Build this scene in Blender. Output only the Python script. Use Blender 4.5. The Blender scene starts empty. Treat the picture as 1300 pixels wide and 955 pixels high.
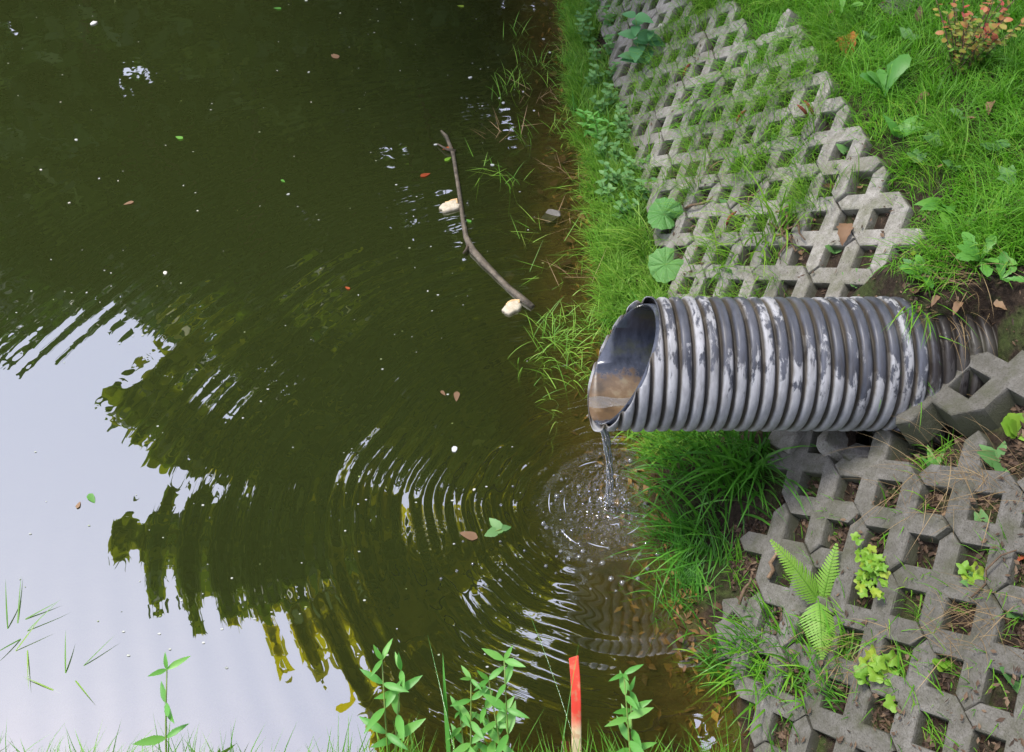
import bpy, bmesh, math, random
import numpy as np
from mathutils import Vector, Matrix, Euler, Quaternion

# ------------------------------------------------------------------ camera, sky, sun, exposure
SC = bpy.context.scene
COL = SC.collection
H, PITCH, F = 2.68, math.radians(45), 1150.0        # eye height over the water, downward pitch, focal length in photo pixels
cam_d = bpy.data.cameras.new('camera')
cam = bpy.data.objects.new('camera', cam_d); COL.objects.link(cam)
cam.location = (0, 0, H); cam.rotation_euler = (math.pi / 2 - PITCH, 0, 0)
cam_d.sensor_fit = 'HORIZONTAL'; cam_d.sensor_width = 36; cam_d.lens = 36 * F / 1300
cam_d.shift_y = -45.5 / 1300; cam_d.clip_start = 0.05; cam_d.clip_end = 600
SC.camera = cam

SUN_EL, SUN_AZ = math.radians(62), math.radians(-78)   # azimuth from +y towards +x
world = bpy.data.worlds.new('World'); SC.world = world; world.use_nodes = True
wn = world.node_tree; wn.nodes.clear()
w_out = wn.nodes.new('ShaderNodeOutputWorld'); w_bg = wn.nodes.new('ShaderNodeBackground')
sky = wn.nodes.new('ShaderNodeTexSky'); sky.sky_type = 'NISHITA'; sky.sun_disc = False
sky.sun_elevation = SUN_EL; sky.sun_rotation = SUN_AZ
sky.air_density = 1.0; sky.dust_density = 3.0; sky.ozone_density = 1.0
w_mix = wn.nodes.new('ShaderNodeMixRGB'); w_mix.inputs[0].default_value = 0.72
w_mix.inputs[2].default_value = (10.6, 11.0, 14.2, 1)        # even thin cloud over the blue
wn.links.new(sky.outputs[0], w_mix.inputs[1]); wn.links.new(w_mix.outputs[0], w_bg.inputs[0])
w_bg.inputs[1].default_value = 0.075
wn.links.new(w_bg.outputs[0], w_out.inputs[0])
sun_d = bpy.data.lights.new('sun', 'SUN'); sun_d.energy = 1.5; sun_d.angle = math.radians(14); sun_d.color = (1, 0.95, 0.86)
sun = bpy.data.objects.new('sun', sun_d); COL.objects.link(sun)
sd = Vector((math.sin(SUN_AZ) * math.cos(SUN_EL), math.cos(SUN_AZ) * math.cos(SUN_EL), math.sin(SUN_EL)))
sun.rotation_euler = (-sd).to_track_quat('-Z', 'Y').to_euler(); sun.location = sd * 30
SC.view_settings.view_transform = 'Standard'; SC.view_settings.look = 'None'
SC.view_settings.gamma = 1; SC.view_settings.use_curve_mapping = False
SC.view_settings.exposure = 1.72
SC.render.engine = 'CYCLES'
SC.cycles.max_bounces = 6; SC.cycles.transparent_max_bounces = 12

R = np.random.default_rng(7)
random.seed(7)

# ------------------------------------------------------------------ the shape of the land
X0Y = ([-50, .9, 1.22, 1.38, 1.67, 2.0, 3.0, 6.0, 15, 50], [.74, .74, .67, .60, .53, .50, .46, .38, .05, .05])
def x0(y): return np.interp(y, *X0Y)                       # the waterline of the right bank
def xt(y): return np.where(y < 2, .62, .62 - .05 * (np.minimum(y, 12) - 2))   # where the paved plane would meet the water
TAN = 1.3
def zc(y): return np.interp(y, [1.0, 2.1, 3.2, 4.6, 7, 15], [1.25, 1.0, .86, .64, .55, .8])   # height of the crest of the paving
def plane(x, y): return TAN * (x - xt(y))                  # tops of the blocks
def vnoise(x, y, s, seed=0):
    a = np.sin(x * s * 1.7 + seed) * np.cos(y * s * 1.3 - seed * 2.1) + np.sin((x + y) * s * .93 + seed * 1.3) * np.sin((x - y) * s * 1.19 + seed)
    b = np.sin(x * s * 3.9 - seed) * np.sin(y * s * 4.3 + seed * .7)
    return (a + .5 * b) / 2.5
def ground(x, y):
    x = np.asarray(x, float); y = np.asarray(y, float)
    pl = plane(x, y) - .066
    c = zc(y); xc = xt(y) + c / TAN
    crest = c + .0 + .42 * np.minimum(x - xc, 3.0) + .04 * np.maximum(x - xc - 3, 0)
    k = .03
    up = np.minimum(pl, crest)
    d = x - x0(y)
    berm = np.where(d > 0, np.minimum(.30 * d, .10), -.55 * (1 - np.exp(np.minimum(d, 0) * .2 - np.minimum(d, 0) ** 2 * .6)))
    g = np.maximum(up, berm)
    near = np.where(y < .90, np.minimum(1.0 * (.90 - y), 1.2), -.55 * (1 - np.exp(-np.maximum(y - .90, 0) * .8)))
    far = np.where(y > 14.5, np.minimum(.6 * (y - 14.5), 1.0), -.55)
    left = np.where(x < -15, np.minimum(.6 * (-15 - x), 1.0), -.55)
    g = np.maximum(np.maximum(g, near), np.maximum(far, left))
    # earth heaped over the inner end of the pipe, with a washed-out hollow on the near side of it
    sm = lambda q: np.clip(q, 0, 1) ** 2 * (3 - 2 * np.clip(q, 0, 1))
    edge = 1.86 - .04 * sm((x - 1.10) / .10) + .02 * vnoise(x, y, 22, 4)
    m = .935 + .50 * (x - 1.16) + .02 * vnoise(x, y, 17, 6)
    w = sm((y - edge) / .05) * sm((2.30 - y) / .22) * sm((x - 1.09) / .06) * (x < 1.9)
    w = np.maximum(w, sm((x - 1.31) / .07) * sm((y - 1.52) / .12) * sm((2.30 - y) / .22) * (x < 1.9))
    g = np.where(w > 0, np.maximum(g, g + (m - g) * w), g)
    e = ((x - 1.27) / .20) ** 2 + ((y - 1.73) / .16) ** 2
    g = g - .30 * sm((1.2 - e) / .5) * (x > .8) * (1 - w)
    g = g + .012 * vnoise(x, y, 9, 1) + .006 * vnoise(x, y, 31, 2)
    return g
def top(x, y):                                             # what one would touch: blocks or ground
    g = ground(x, y)
    return g
def ray(px, py):
    u = (px - 650) / F; v = -(py - 432) / F
    return np.array([u, math.cos(PITCH) + v * math.sin(PITCH), -math.sin(PITCH) + v * math.cos(PITCH)])
def on_water(px, py, z=0.0):
    d = ray(px, py); t = (H - z) / -d[2]
    return Vector((d[0] * t, d[1] * t, z))
def hit(px, py, lift=0.0, paved=False):                    # first point of the land (or paving) along a sight line
    d = ray(px, py); t = np.arange(1.0, 14, .004)
    X, Y, Z = d[0] * t, d[1] * t, H + d[2] * t
    g = plane(X, Y) if paved else ground(X, Y)
    i = int(np.argmax(Z < np.maximum(g, 0) + lift))
    return Vector((X[i], Y[i], float(max(g[i], 0)) + lift))
def project(p):                                            # world points (N,3) to photo pixels
    p = np.asarray(p, float).reshape(-1, 3); y, z = p[:, 1], p[:, 2] - H
    dep = y * math.cos(PITCH) - z * math.sin(PITCH); up = y * math.sin(PITCH) + z * math.cos(PITCH)
    dep = np.maximum(dep, 1e-3)
    return 650 + p[:, 0] / dep * F, 432 - up / dep * F

# ------------------------------------------------------------------ helpers: objects
def tag(o, label=None, cat=None, group=None, kind=None):
    if label: o['label'] = label
    if cat: o['category'] = cat
    if group: o['group'] = group
    if kind: o['kind'] = kind
    return o
def link(name, me, mat=None, parent=None):
    if mat is not None and not me.materials: me.materials.append(mat)
    o = bpy.data.objects.new(name, me); COL.objects.link(o)
    if parent is not None: o.parent = parent
    return o
def empty(name, loc=(0, 0, 0)):
    o = bpy.data.objects.new(name, None); o.empty_display_size = .05; COL.objects.link(o); o.location = loc
    return o
def mesh(name, v, f, smooth=True, rnd=None):
    me = bpy.data.meshes.new(name)
    v = np.asarray(v, float).reshape(-1, 3)
    me.from_pydata(v.tolist(), [], [tuple(int(i) for i in q) for q in f]); me.update()
    if smooth: me.polygons.foreach_set('use_smooth', [True] * len(me.polygons))
    if rnd is not None:
        a = me.attributes.new('rnd', 'FLOAT', 'POINT'); a.data.foreach_set('value', np.asarray(rnd, np.float32))
    return me
class Acc:                                                  # collects pieces into one mesh
    def __init__(s): s.v = []; s.f = []; s.r = []; s.n = 0
    def add(s, v, f, r=None):
        v = np.asarray(v, float).reshape(-1, 3)
        s.v.append(v); s.f += [tuple(i + s.n for i in q) for q in f]
        s.r.append(np.full(len(v), R.random() if r is None else r) if np.ndim(r) == 0 else np.asarray(r)); s.n += len(v)
        return s
    def mesh(s, name, smooth=True): return mesh(name, np.concatenate(s.v), s.f, smooth, np.concatenate(s.r))
def frame(direction, normal):                              # rotation matrix: x along direction, z close to normal
    x = Vector(direction).normalized(); z = Vector(normal); y = z.cross(x)
    if y.length < 1e-5: y = Vector((0, 1, 0)).cross(x)
    y.normalize(); z = x.cross(y)
    return Matrix((x, y, z)).transposed()
def put(v, M, loc, s=1.0): return (np.asarray(v) * s) @ np.array(M).T + np.array(loc)
def tube(pts, rad, n=8, caps=True, jit=0.0):
    pts = [Vector(p) for p in pts]; rad = [rad] * len(pts) if np.isscalar(rad) else rad
    v = []; f = []; prev = None
    for i, p in enumerate(pts):
        t = (pts[min(i + 1, len(pts) - 1)] - pts[max(i - 1, 0)]).normalized()
        a = prev if prev is not None else (Vector((0, 0, 1)) if abs(t.z) < .9 else Vector((1, 0, 0)))
        b = t.cross(a).normalized(); a = b.cross(t).normalized(); prev = a
        for k in range(n):
            an = 2 * math.pi * k / n; rr = rad[i] * (1 + jit * (R.random() - .5))
            v.append(p + (a * math.cos(an) + b * math.sin(an)) * rr)
    for i in range(len(pts) - 1):
        for k in range(n): f.append((i * n + k, i * n + (k + 1) % n, (i + 1) * n + (k + 1) % n, (i + 1) * n + k))
    if caps: f.append(tuple(range(n))[::-1]); f.append(tuple(range((len(pts) - 1) * n, len(pts) * n)))
    return np.array([tuple(q) for q in v]), f
def blades(base, L, W, az, lean, bend, K=4, twist=None):   # N grass blades as tapering bent strips
    base = np.asarray(base, float); N = len(base)
    s = np.linspace(0, 1, K + 1)
    th = lean[:, None] + bend[:, None] * s[None, :] ** 1.4
    st = L[:, None] / K
    dx = np.sin(th) * np.cos(az)[:, None]; dy = np.sin(th) * np.sin(az)[:, None]; dz = np.cos(th)
    def cum(d): return np.concatenate([np.zeros((N, 1)), np.cumsum((d[:, :-1] + d[:, 1:]) / 2 * st, 1)], 1)
    P = np.stack([cum(dx), cum(dy), cum(dz)], 2) + base[:, None, :]
    tw = (R.random(N) - .5) * 1.2 if twist is None else twist
    side = np.stack([-np.sin(az + tw), np.cos(az + tw), 0 * az], 1)
    w = W[:, None] * (np.minimum(1, .55 + 1.6 * s) * (1 - s ** 2.2))[None, :] * .5
    A = P + side[:, None, :] * w[:, :, None]; B = P - side[:, None, :] * w[:, :, None]
    v = np.concatenate([np.stack([A[:, :-1], B[:, :-1]], 2).reshape(N, 2 * K, 3), P[:, -1:, :]], 1)
    n = 2 * K + 1
    pat = [(2 * i, 2 * i + 1, 2 * i + 3, 2 * i + 2) for i in range(K - 1)] + [(2 * K - 2, 2 * K - 1, 2 * K)]
    f = []
    for b in range(N):
        o = b * n
        for q in pat: f.append(tuple(i + o for i in q))
    return v.reshape(-1, 3), f, np.repeat(R.random(N), n)
def leaf(L, W, prof, n=8, fold=.25, droop=.3, ser=0.0, wave=0.0):   # a leaf along +x with a folded midrib
    v = []; f = []
    for i in range(n + 1):
        s = i / n; th = -droop * s
        x = L * (math.sin(droop * s) / droop if droop else s); z = -L * (1 - math.cos(droop * s)) / droop if droop else 0
        w = W * .5 * np.interp(s, *prof) * (1 + (ser if i % 2 else -ser))
        wz = wave * W * math.sin(i * 1.9)
        v += [(x, w, z + w * fold + wz), (x, 0, z), (x, -w, z + w * fold - wz)]
    for i in range(n):
        a = 3 * i; b = a + 3
        f += [(a, a + 1, b + 1, b), (a + 1, a + 2, b + 2, b + 1)]
    return np.array(v), f
LANCE = ([0, .15, .4, .75, 1], [.12, .7, 1, .6, .02])
OVATE = ([0, .1, .3, .6, .85, 1], [.2, .85, 1, .75, .35, .02])
SPAT = ([0, .25, .5, .75, .92, 1], [.12, .25, .6, 1, .7, .05])
MAPLE = ([0, .12, .25, .32, .45, .55, .7, .8, 1], [.1, .8, .65, 1, .55, .75, .4, .35, .02])
LOBED = ([0, .2, .3, .4, .5, .6, .7, .8, .92, 1], [.1, .25, .55, .35, .75, .5, 1, .8, .6, .05])
ROUND = ([0, .08, .25, .5, .75, .93, 1], [.35, .75, .97, 1, .85, .45, .1])

# ------------------------------------------------------------------ helpers: materials
def new_mat(name):
    m = bpy.data.materials.new(name); m.use_nodes = True; t = m.node_tree; t.nodes.clear()
    return m, t, t.nodes.new('ShaderNodeOutputMaterial')
def N(t, kind, **kw):
    n = t.nodes.new('ShaderNode' + kind)
    for k, v in kw.items():
        if k in n.inputs: n.inputs[k].default_value = v
        else: setattr(n, k, v)
    return n
def ramp(t, stops, src):
    r = t.nodes.new('ShaderNodeValToRGB'); e = r.color_ramp.elements
    while len(e) < len(stops): e.new(.5)
    for i, (p, c) in enumerate(stops): e[i].position = p; e[i].color = tuple(c) + (1,) if len(c) == 3 else c
    t.links.new(src, r.inputs[0]); return r
def math_n(t, op, a, b=None):
    n = t.nodes.new('ShaderNodeMath'); n.operation = op
    for i, q in enumerate((a, b)):
        if q is None: continue
        if isinstance(q, (int, float)): n.inputs[i].default_value = q
        else: t.links.new(q, n.inputs[i])
    return n.outputs[0]
def mixc(t, fac, a, b, mode='MIX'):
    n = t.nodes.new('ShaderNodeMixRGB'); n.blend_type = mode
    for i, q in enumerate((fac, a, b)):
        if isinstance(q, (int, float)): n.inputs[i].default_value = q
        elif isinstance(q, tuple): n.inputs[i].default_value = q + (1,) if len(q) == 3 else q
        else: t.links.new(q, n.inputs[i])
    return n.outputs[0]
def noise(t, scale, detail=4, rough=.55, vec=None, dist=0.0):
    n = N(t, 'TexNoise', Scale=scale, Detail=detail, Roughness=rough, Distortion=dist)
    if vec is not None: t.links.new(vec, n.inputs['Vector'])
    return n.outputs[0]
def bump(t, h, strength, dist=.01, nrm=None):
    b = N(t, 'Bump', Strength=strength, Distance=dist); t.links.new(h, b.inputs['Height'])
    if nrm is not None: t.links.new(nrm, b.inputs['Normal'])
    return b.outputs[0]
def leaf_mat(name, stops, rough=.5, trans=.35, per_object=False, vein=0.0, tcol=(1.0, 1.25, .5)):
    m, t, o = new_mat(name)
    if per_object: src = N(t, 'ObjectInfo').outputs['Random']
    else: src = N(t, 'Attribute', attribute_name='rnd').outputs['Fac']
    geo = N(t, 'NewGeometry').outputs['Position']
    nz = noise(t, 23, 3, vec=geo)
    s = math_n(t, 'ADD', math_n(t, 'MULTIPLY', src, .7), math_n(t, 'MULTIPLY', nz, .3))
    c = ramp(t, stops, s).outputs[0]
    p = N(t, 'BsdfPrincipled', Roughness=rough); p.inputs['Specular IOR Level'].default_value = .35
    t.links.new(c, p.inputs['Base Color'])
    tr = N(t, 'BsdfTranslucent'); t.links.new(mixc(t, 1.0, c, tcol, 'MULTIPLY'), tr.inputs['Color'])
    mx = N(t, 'MixShader', Fac=trans) if False else t.nodes.new('ShaderNodeMixShader')
    mx.inputs[0].default_value = trans
    t.links.new(p.outputs[0], mx.inputs[1]); t.links.new(tr.outputs[0], mx.inputs[2]); t.links.new(mx.outputs[0], o.inputs[0])
    return m
def veined_mat(name, stops):
    m = leaf_mat(name, stops, .5, .3, per_object=True, tcol=(.9, 1.2, .5)); t = m.node_tree
    p = next(n for n in t.nodes if n.type == 'BSDF_PRINCIPLED'); src = p.inputs['Base Color'].links[0].from_socket
    sep = N(t, 'SeparateXYZ'); t.links.new(N(t, 'TexCoord').outputs['Object'], sep.inputs[0])
    an = math_n(t, 'ARCTAN2', sep.outputs[1], sep.outputs[0]); wv = math_n(t, 'ABSOLUTE', math_n(t, 'SINE', math_n(t, 'MULTIPLY', an, 5.5)))
    line = ramp(t, [(0, (1, 1, 1)), (.16, (0, 0, 0))], wv).outputs[0]
    c = mixc(t, math_n(t, 'MULTIPLY', line, .5), src, (.26, .40, .17)); t.links.new(c, p.inputs['Base Color'])
    t.links.new(bump(t, math_n(t, 'ADD', wv, noise(t, 18, 4)), .5, .01), p.inputs['Normal']); return m
def plain(name, c1, c2, scale=30, rough=.7, bmp=.3, bd=.004, spec=.3, obj_rand=.0, det=5):
    m, t, o = new_mat(name)
    co = N(t, 'TexCoord').outputs['Object']
    n1 = noise(t, scale, det, .6, co)
    c = ramp(t, [(.3, c1), (.7, c2)], n1).outputs[0]
    if obj_rand:
        rv = N(t, 'ObjectInfo').outputs['Random']
        c = mixc(t, 1.0, c, ramp(t, [(0, (1 - obj_rand,) * 3), (1, (1 + obj_rand,) * 3)], rv).outputs[0], 'MULTIPLY')
    p = N(t, 'BsdfPrincipled', Roughness=rough); p.inputs['Specular IOR Level'].default_value = spec
    t.links.new(c, p.inputs['Base Color'])
    t.links.new(bump(t, noise(t, scale * 2.5, 5, .65, co), bmp, bd), p.inputs['Normal'])
    t.links.new(p.outputs[0], o.inputs[0]); return m

M = {}
M['grass'] = leaf_mat('grass', [(.0, (.04, .13, .01)), (.35, (.095, .27, .018)), (.7, (.15, .36, .028)), (.9, (.26, .38, .05)), (1, (.36, .30, .12))], .5, .38)
M['fringe'] = leaf_mat('fringe_grass', [(.0, (.05, .14, .015)), (.4, (.13, .29, .03)), (.75, (.22, .38, .05)), (.92, (.30, .38, .09)), (1, (.36, .31, .13))], .5, .38)
M['dark_grass'] = leaf_mat('lush_grass', [(.0, (.03, .10, .012)), (.5, (.065, .22, .024)), (.85, (.11, .30, .035)), (1, (.20, .27, .05))], .42, .32)
M['lime_grass'] = leaf_mat('lime_grass', [(.0, (.09, .20, .02)), (.5, (.16, .33, .03)), (1, (.27, .38, .05))], .45, .38)
M['straw'] = leaf_mat('straw', [(.0, (.10, .065, .025)), (.5, (.22, .15, .07)), (1, (.36, .27, .14))], .7, .15, tcol=(1, .9, .6))
M['fern'] = leaf_mat('fern', [(.0, (.12, .28, .03)), (.5, (.19, .37, .05)), (1, (.27, .42, .08))], .5, .4)
M['lime_leaf'] = leaf_mat('lime_leaf', [(.0, (.11, .27, .025)), (.6, (.20, .35, .035)), (1, (.36, .40, .05))], .5, .38, per_object=True)
M['herb'] = leaf_mat('herb_leaf', [(.0, (.06, .20, .03)), (.5, (.10, .28, .045)), (1, (.17, .36, .06))], .45, .36, per_object=True)
M['near_herb'] = leaf_mat('near_herb_leaf', [(.0, (.07, .25, .04)), (.5, (.12, .34, .06)), (1, (.2, .42, .09))], .42, .38, per_object=True)
M['nettle'] = leaf_mat('nettle_leaf', [(.0, (.045, .15, .055)), (.5, (.075, .21, .08)), (1, (.11, .26, .10))], .5, .3, per_object=True, tcol=(.8, 1.2, .6))
M['butterbur'] = leaf_mat('pale_herb_leaf', [(.0, (.08, .20, .06)), (.5, (.12, .26, .08)), (1, (.16, .31, .10))], .5, .35, per_object=True, tcol=(.9, 1.2, .5))
M['round_leaf'] = veined_mat('round_leaf', [(.0, (.06, .19, .04)), (.5, (.09, .24, .055)), (1, (.13, .29, .07))])
M['stem'] = plain('green_stem', (.09, .17, .03), (.16, .22, .05), 40, .5, .1)
M['brown_leaf'] = leaf_mat('brown_leaf', [(.0, (.045, .026, .014)), (.4, (.11, .06, .03)), (.75, (.21, .125, .065)), (1, (.32, .23, .14))], .7, .12, per_object=True, tcol=(1, .7, .4))
M['litter'] = leaf_mat('litter_bits', [(.0, (.02, .013, .009)), (.5, (.06, .035, .02)), (.85, (.13, .085, .05)), (1, (.30, .24, .17))], .75, .05, tcol=(1, .8, .5))
M['wet_litter'] = leaf_mat('wet_litter', [(.0, (.05, .03, .012)), (.5, (.16, .085, .025)), (.85, (.27, .15, .04)), (1, (.26, .27, .06))], .6, .05, tcol=(1, .8, .5))
M['red_leaf'] = leaf_mat('red_leaf', [(.0, (.22, .035, .01)), (1, (.40, .10, .02))], .55, .25, per_object=True, tcol=(1, .6, .4))
M['orange_leaf'] = leaf_mat('orange_leaf', [(.0, (.35, .12, .02)), (1, (.55, .24, .05))], .6, .25, per_object=True, tcol=(1, .7, .4))
M['catkin'] = plain('catkin', (.10, .02, .012), (.22, .06, .03), 160, .8, .8)
M['twig'] = plain('twig', (.06, .035, .02), (.19, .13, .08), 60, .8, .6, obj_rand=.35)
M['shrub'] = leaf_mat('shrub_leaf', [(.0, (.05, .16, .02)), (.34, (.12, .26, .03)), (.5, (.30, .26, .05)), (.62, (.42, .12, .06)), (.8, (.45, .05, .06)), (1, (.22, .05, .10))], .5, .3, tcol=(1, .8, .6))
M['bread'] = plain('bread', (.34, .29, .20), (.52, .47, .36), 55, .85, .6, .006)
M['crust'] = plain('bread_crust', (.50, .30, .14), (.66, .46, .24), 60, .8, .5)
M['petal'] = leaf_mat('petal', [(.0, (.35, .37, .36)), (.6, (.55, .55, .53)), (1, (.55, .50, .38))], .6, .2, per_object=True, tcol=(1, 1, .9))
M['speck'] = leaf_mat('floating_speck', [(.0, (.16, .18, .15)), (.5, (.42, .43, .40)), (.8, (.17, .22, .06)), (1, (.28, .22, .06))], .6, .1, tcol=(1, 1, .9))
M['bark'] = plain('bark', (.05, .038, .026), (.12, .095, .07), 14, .85, .7, .03)
M['wet_bark'] = plain('wet_bark', (.03, .022, .012), (.16, .13, .09), 38, .5, .9, .01, .5)
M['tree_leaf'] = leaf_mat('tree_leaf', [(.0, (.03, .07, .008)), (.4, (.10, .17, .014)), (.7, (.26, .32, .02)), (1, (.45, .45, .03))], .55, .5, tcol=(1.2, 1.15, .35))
M['tree_leaf_lit'] = leaf_mat('lit_tree_leaf', [(.0, (.10, .14, .01)), (.35, (.30, .33, .015)), (.65, (.50, .50, .02)), (1, (.66, .58, .04))], .5, .6, tcol=(1.25, 1.15, .3))  # leaf colour brightened to paint the sunlit look into this crown
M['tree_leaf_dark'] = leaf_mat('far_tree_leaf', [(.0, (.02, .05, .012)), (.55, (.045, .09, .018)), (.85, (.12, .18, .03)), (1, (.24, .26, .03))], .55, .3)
M['sunk_stone'] = plain('silted_stone', (.06, .042, .018), (.14, .10, .045), 14, .9, .4)
M['stone'] = plain('stone', (.07, .065, .055), (.17, .16, .14), 12, .85, .7, .01, obj_rand=.2)

def concrete_mat(name, dark=1.0, moss=.25):
    m, t, o = new_mat(name)
    co = N(t, 'TexCoord').outputs['Object']
    geo = N(t, 'NewGeometry')
    n1 = noise(t, 26, 8, .72, co); n2 = noise(t, 210, 3, .6, co); n3 = noise(t, 3.1, 5, .65, geo.outputs['Position'])
    c = ramp(t, [(.28, tuple(q * dark for q in (.124, .116, .101))), (.5, tuple(q * dark for q in (.192, .184, .166))), (.72, tuple(q * dark for q in (.258, .25, .23)))], n1).outputs[0]
    sp = ramp(t, [(.33, (.45, .45, .45)), (.46, (1, 1, 1)), (.62, (1, 1, 1)), (.74, (1.35, 1.33, 1.3))], n2).outputs[0]
    c = mixc(t, .75, c, sp, 'MULTIPLY')
    rv = N(t, 'ObjectInfo').outputs['Random']
    c = mixc(t, 1.0, c, ramp(t, [(0, (.82, .81, .79)), (1, (1.13, 1.12, 1.1))], rv).outputs[0], 'MULTIPLY')
    st = ramp(t, [(.40, (0, 0, 0)), (.72, (1, 1, 1))], n3).outputs[0]
    c = mixc(t, math_n(t, 'MULTIPLY', st, .55), c, tuple(q * dark for q in (.075, .07, .055)))
    n4 = noise(t, 11, 6, .7, geo.outputs['Position'])
    c = mixc(t, math_n(t, 'MULTIPLY', ramp(t, [(.47, (0, 0, 0)), (.66, (1, 1, 1))], n4).outputs[0], .62), c, (.075 * dark, .08 * dark, .04 * dark))
    c = mixc(t, math_n(t, 'MULTIPLY', ramp(t, [(.30, (1, 1, 1)), (.42, (0, 0, 0))], n4).outputs[0], .35), c, (.30 * dark, .29 * dark, .27 * dark))
    # moss and silt keep to the sides of the bars, below the worn top face
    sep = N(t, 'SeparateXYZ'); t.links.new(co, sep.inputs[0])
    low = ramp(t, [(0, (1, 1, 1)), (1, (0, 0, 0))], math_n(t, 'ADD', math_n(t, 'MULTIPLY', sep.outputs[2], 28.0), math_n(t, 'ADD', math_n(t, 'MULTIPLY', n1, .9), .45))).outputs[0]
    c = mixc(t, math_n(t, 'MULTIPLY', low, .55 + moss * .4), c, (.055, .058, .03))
    p = N(t, 'BsdfPrincipled', Roughness=.88); p.inputs['Specular IOR Level'].default_value = .25
    t.links.new(c, p.inputs['Base Color'])
    hgt = math_n(t, 'ADD', math_n(t, 'MULTIPLY', n1, .7), math_n(t, 'MULTIPLY', n2, .5))
    t.links.new(bump(t, hgt, .75, .006), p.inputs['Normal']); t.links.new(p.outputs[0], o.inputs[0])
    return m
M['concrete'] = concrete_mat('concrete', 1.16); M['damp_concrete'] = concrete_mat('damp_concrete', .66, .6); M['wet_concrete'] = concrete_mat('wet_concrete', .62, .7)

def ground_mat():
    m, t, o = new_mat('soil')
    pos = N(t, 'NewGeometry').outputs['Position']
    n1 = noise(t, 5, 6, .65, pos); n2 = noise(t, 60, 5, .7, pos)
    soil = ramp(t, [(.25, (.010, .007, .005)), (.5, (.028, .019, .012)), (.78, (.065, .046, .031))], n2).outputs[0]  # soil kept dark overall, partly in place of shade in the hollow
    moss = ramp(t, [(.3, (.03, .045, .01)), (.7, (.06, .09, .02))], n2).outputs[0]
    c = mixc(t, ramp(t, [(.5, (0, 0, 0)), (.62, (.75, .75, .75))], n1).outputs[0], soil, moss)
    sep = N(t, 'SeparateXYZ'); t.links.new(pos, sep.inputs[0])
    bed = ramp(t, [(.3, (.05, .034, .012)), (.5, (.10, .066, .02)), (.7, (.14, .105, .03))], noise(t, 9, 6, .7, pos)).outputs[0]
    under = ramp(t, [(0, (1, 1, 1)), (1, (0, 0, 0))], math_n(t, 'ADD', math_n(t, 'MULTIPLY', sep.outputs[2], 14), .7)).outputs[0]
    c = mixc(t, under, c, bed)
    p = N(t, 'BsdfPrincipled', Roughness=.9); p.inputs['Specular IOR Level'].default_value = .2
    t.links.new(c, p.inputs['Base Color']); t.links.new(bump(t, n2, .9, .02), p.inputs['Normal']); t.links.new(p.outputs[0], o.inputs[0])
    return m
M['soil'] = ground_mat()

IMPACT = on_water(772, 640)
DROPS = [on_water(545, 690), on_water(630, 715), on_water(470, 760)]
def water_mat():
    m, t, o = new_mat('pond_water')
    pos = N(t, 'NewGeometry').outputs['Position']
    hs = []
    for i, (c, lam, rad, amp) in enumerate([(DROPS[0], .024, .13, .13), (DROPS[1], .028, .12, .12), (DROPS[2], .03, .10, .08)]):
        d = N(t, 'VectorMath', operation='DISTANCE'); t.links.new(pos, d.inputs[0]); d.inputs[1].default_value = tuple(c)
        s = math_n(t, 'SINE', math_n(t, 'MULTIPLY', d.outputs['Value'], 2 * math.pi / lam))
        e = math_n(t, 'MAXIMUM', math_n(t, 'SUBTRACT', 1.0, math_n(t, 'DIVIDE', d.outputs['Value'], rad)), 0.0)
        hs.append(math_n(t, 'MULTIPLY', math_n(t, 'MULTIPLY', s, e), amp))
    h = math_n(t, 'ADD', math_n(t, 'ADD', hs[0], hs[1]), hs[2])
    nb = bump(t, h, 1.0, .0006)
    nb = bump(t, noise(t, 6.5, 2, .5, pos), 1.0, .0009, nb)
    # choppier close to where the jet lands
    d = N(t, 'VectorMath', operation='DISTANCE'); t.links.new(pos, d.inputs[0]); d.inputs[1].default_value = tuple(IMPACT)
    e = math_n(t, 'MAXIMUM', math_n(t, 'SUBTRACT', 1.0, math_n(t, 'DIVIDE', d.outputs['Value'], .30)), 0.0)
    nb = bump(t, math_n(t, 'MULTIPLY', noise(t, 55, 3, .6, pos), e), 1.0, .006, nb)
    fr = N(t, 'Fresnel', IOR=WATER_IOR); t.links.new(nb, fr.inputs['Normal'])
    gl = N(t, 'BsdfGlossy', Roughness=.0); t.links.new(nb, gl.inputs['Normal'])
    gl.inputs['Color'].default_value = (1, 1, 1, 1)
    tr = N(t, 'BsdfTransparent'); tr.inputs['Color'].default_value = (.95, .93, .72, 1)
    mk = N(t, 'BsdfDiffuse'); mk.inputs['Color'].default_value = (.019, .025, .0065, 1)
    mm = t.nodes.new('ShaderNodeMixShader'); mf = t.nodes.new('ShaderNodeMixShader')
    dep = N(t, 'Attribute', attribute_name='murk').outputs['Fac']
    t.links.new(dep, mm.inputs[0]); t.links.new(tr.outputs[0], mm.inputs[1]); t.links.new(mk.outputs[0], mm.inputs[2])
    bf = N(t, 'NewGeometry').outputs['Backfacing']; ff = math_n(t, 'MULTIPLY', fr.outputs[0], math_n(t, 'SUBTRACT', 1.0, math_n(t, 'MULTIPLY', bf, 1.0)))
    t.links.new(ff, mf.inputs[0]); t.links.new(mm.outputs[0], mf.inputs[1]); t.links.new(gl.outputs[0], mf.inputs[2])
    t.links.new(mf.outputs[0], o.inputs[0])
    return m
WATER_IOR = 2.9
M['water'] = water_mat()

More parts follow.
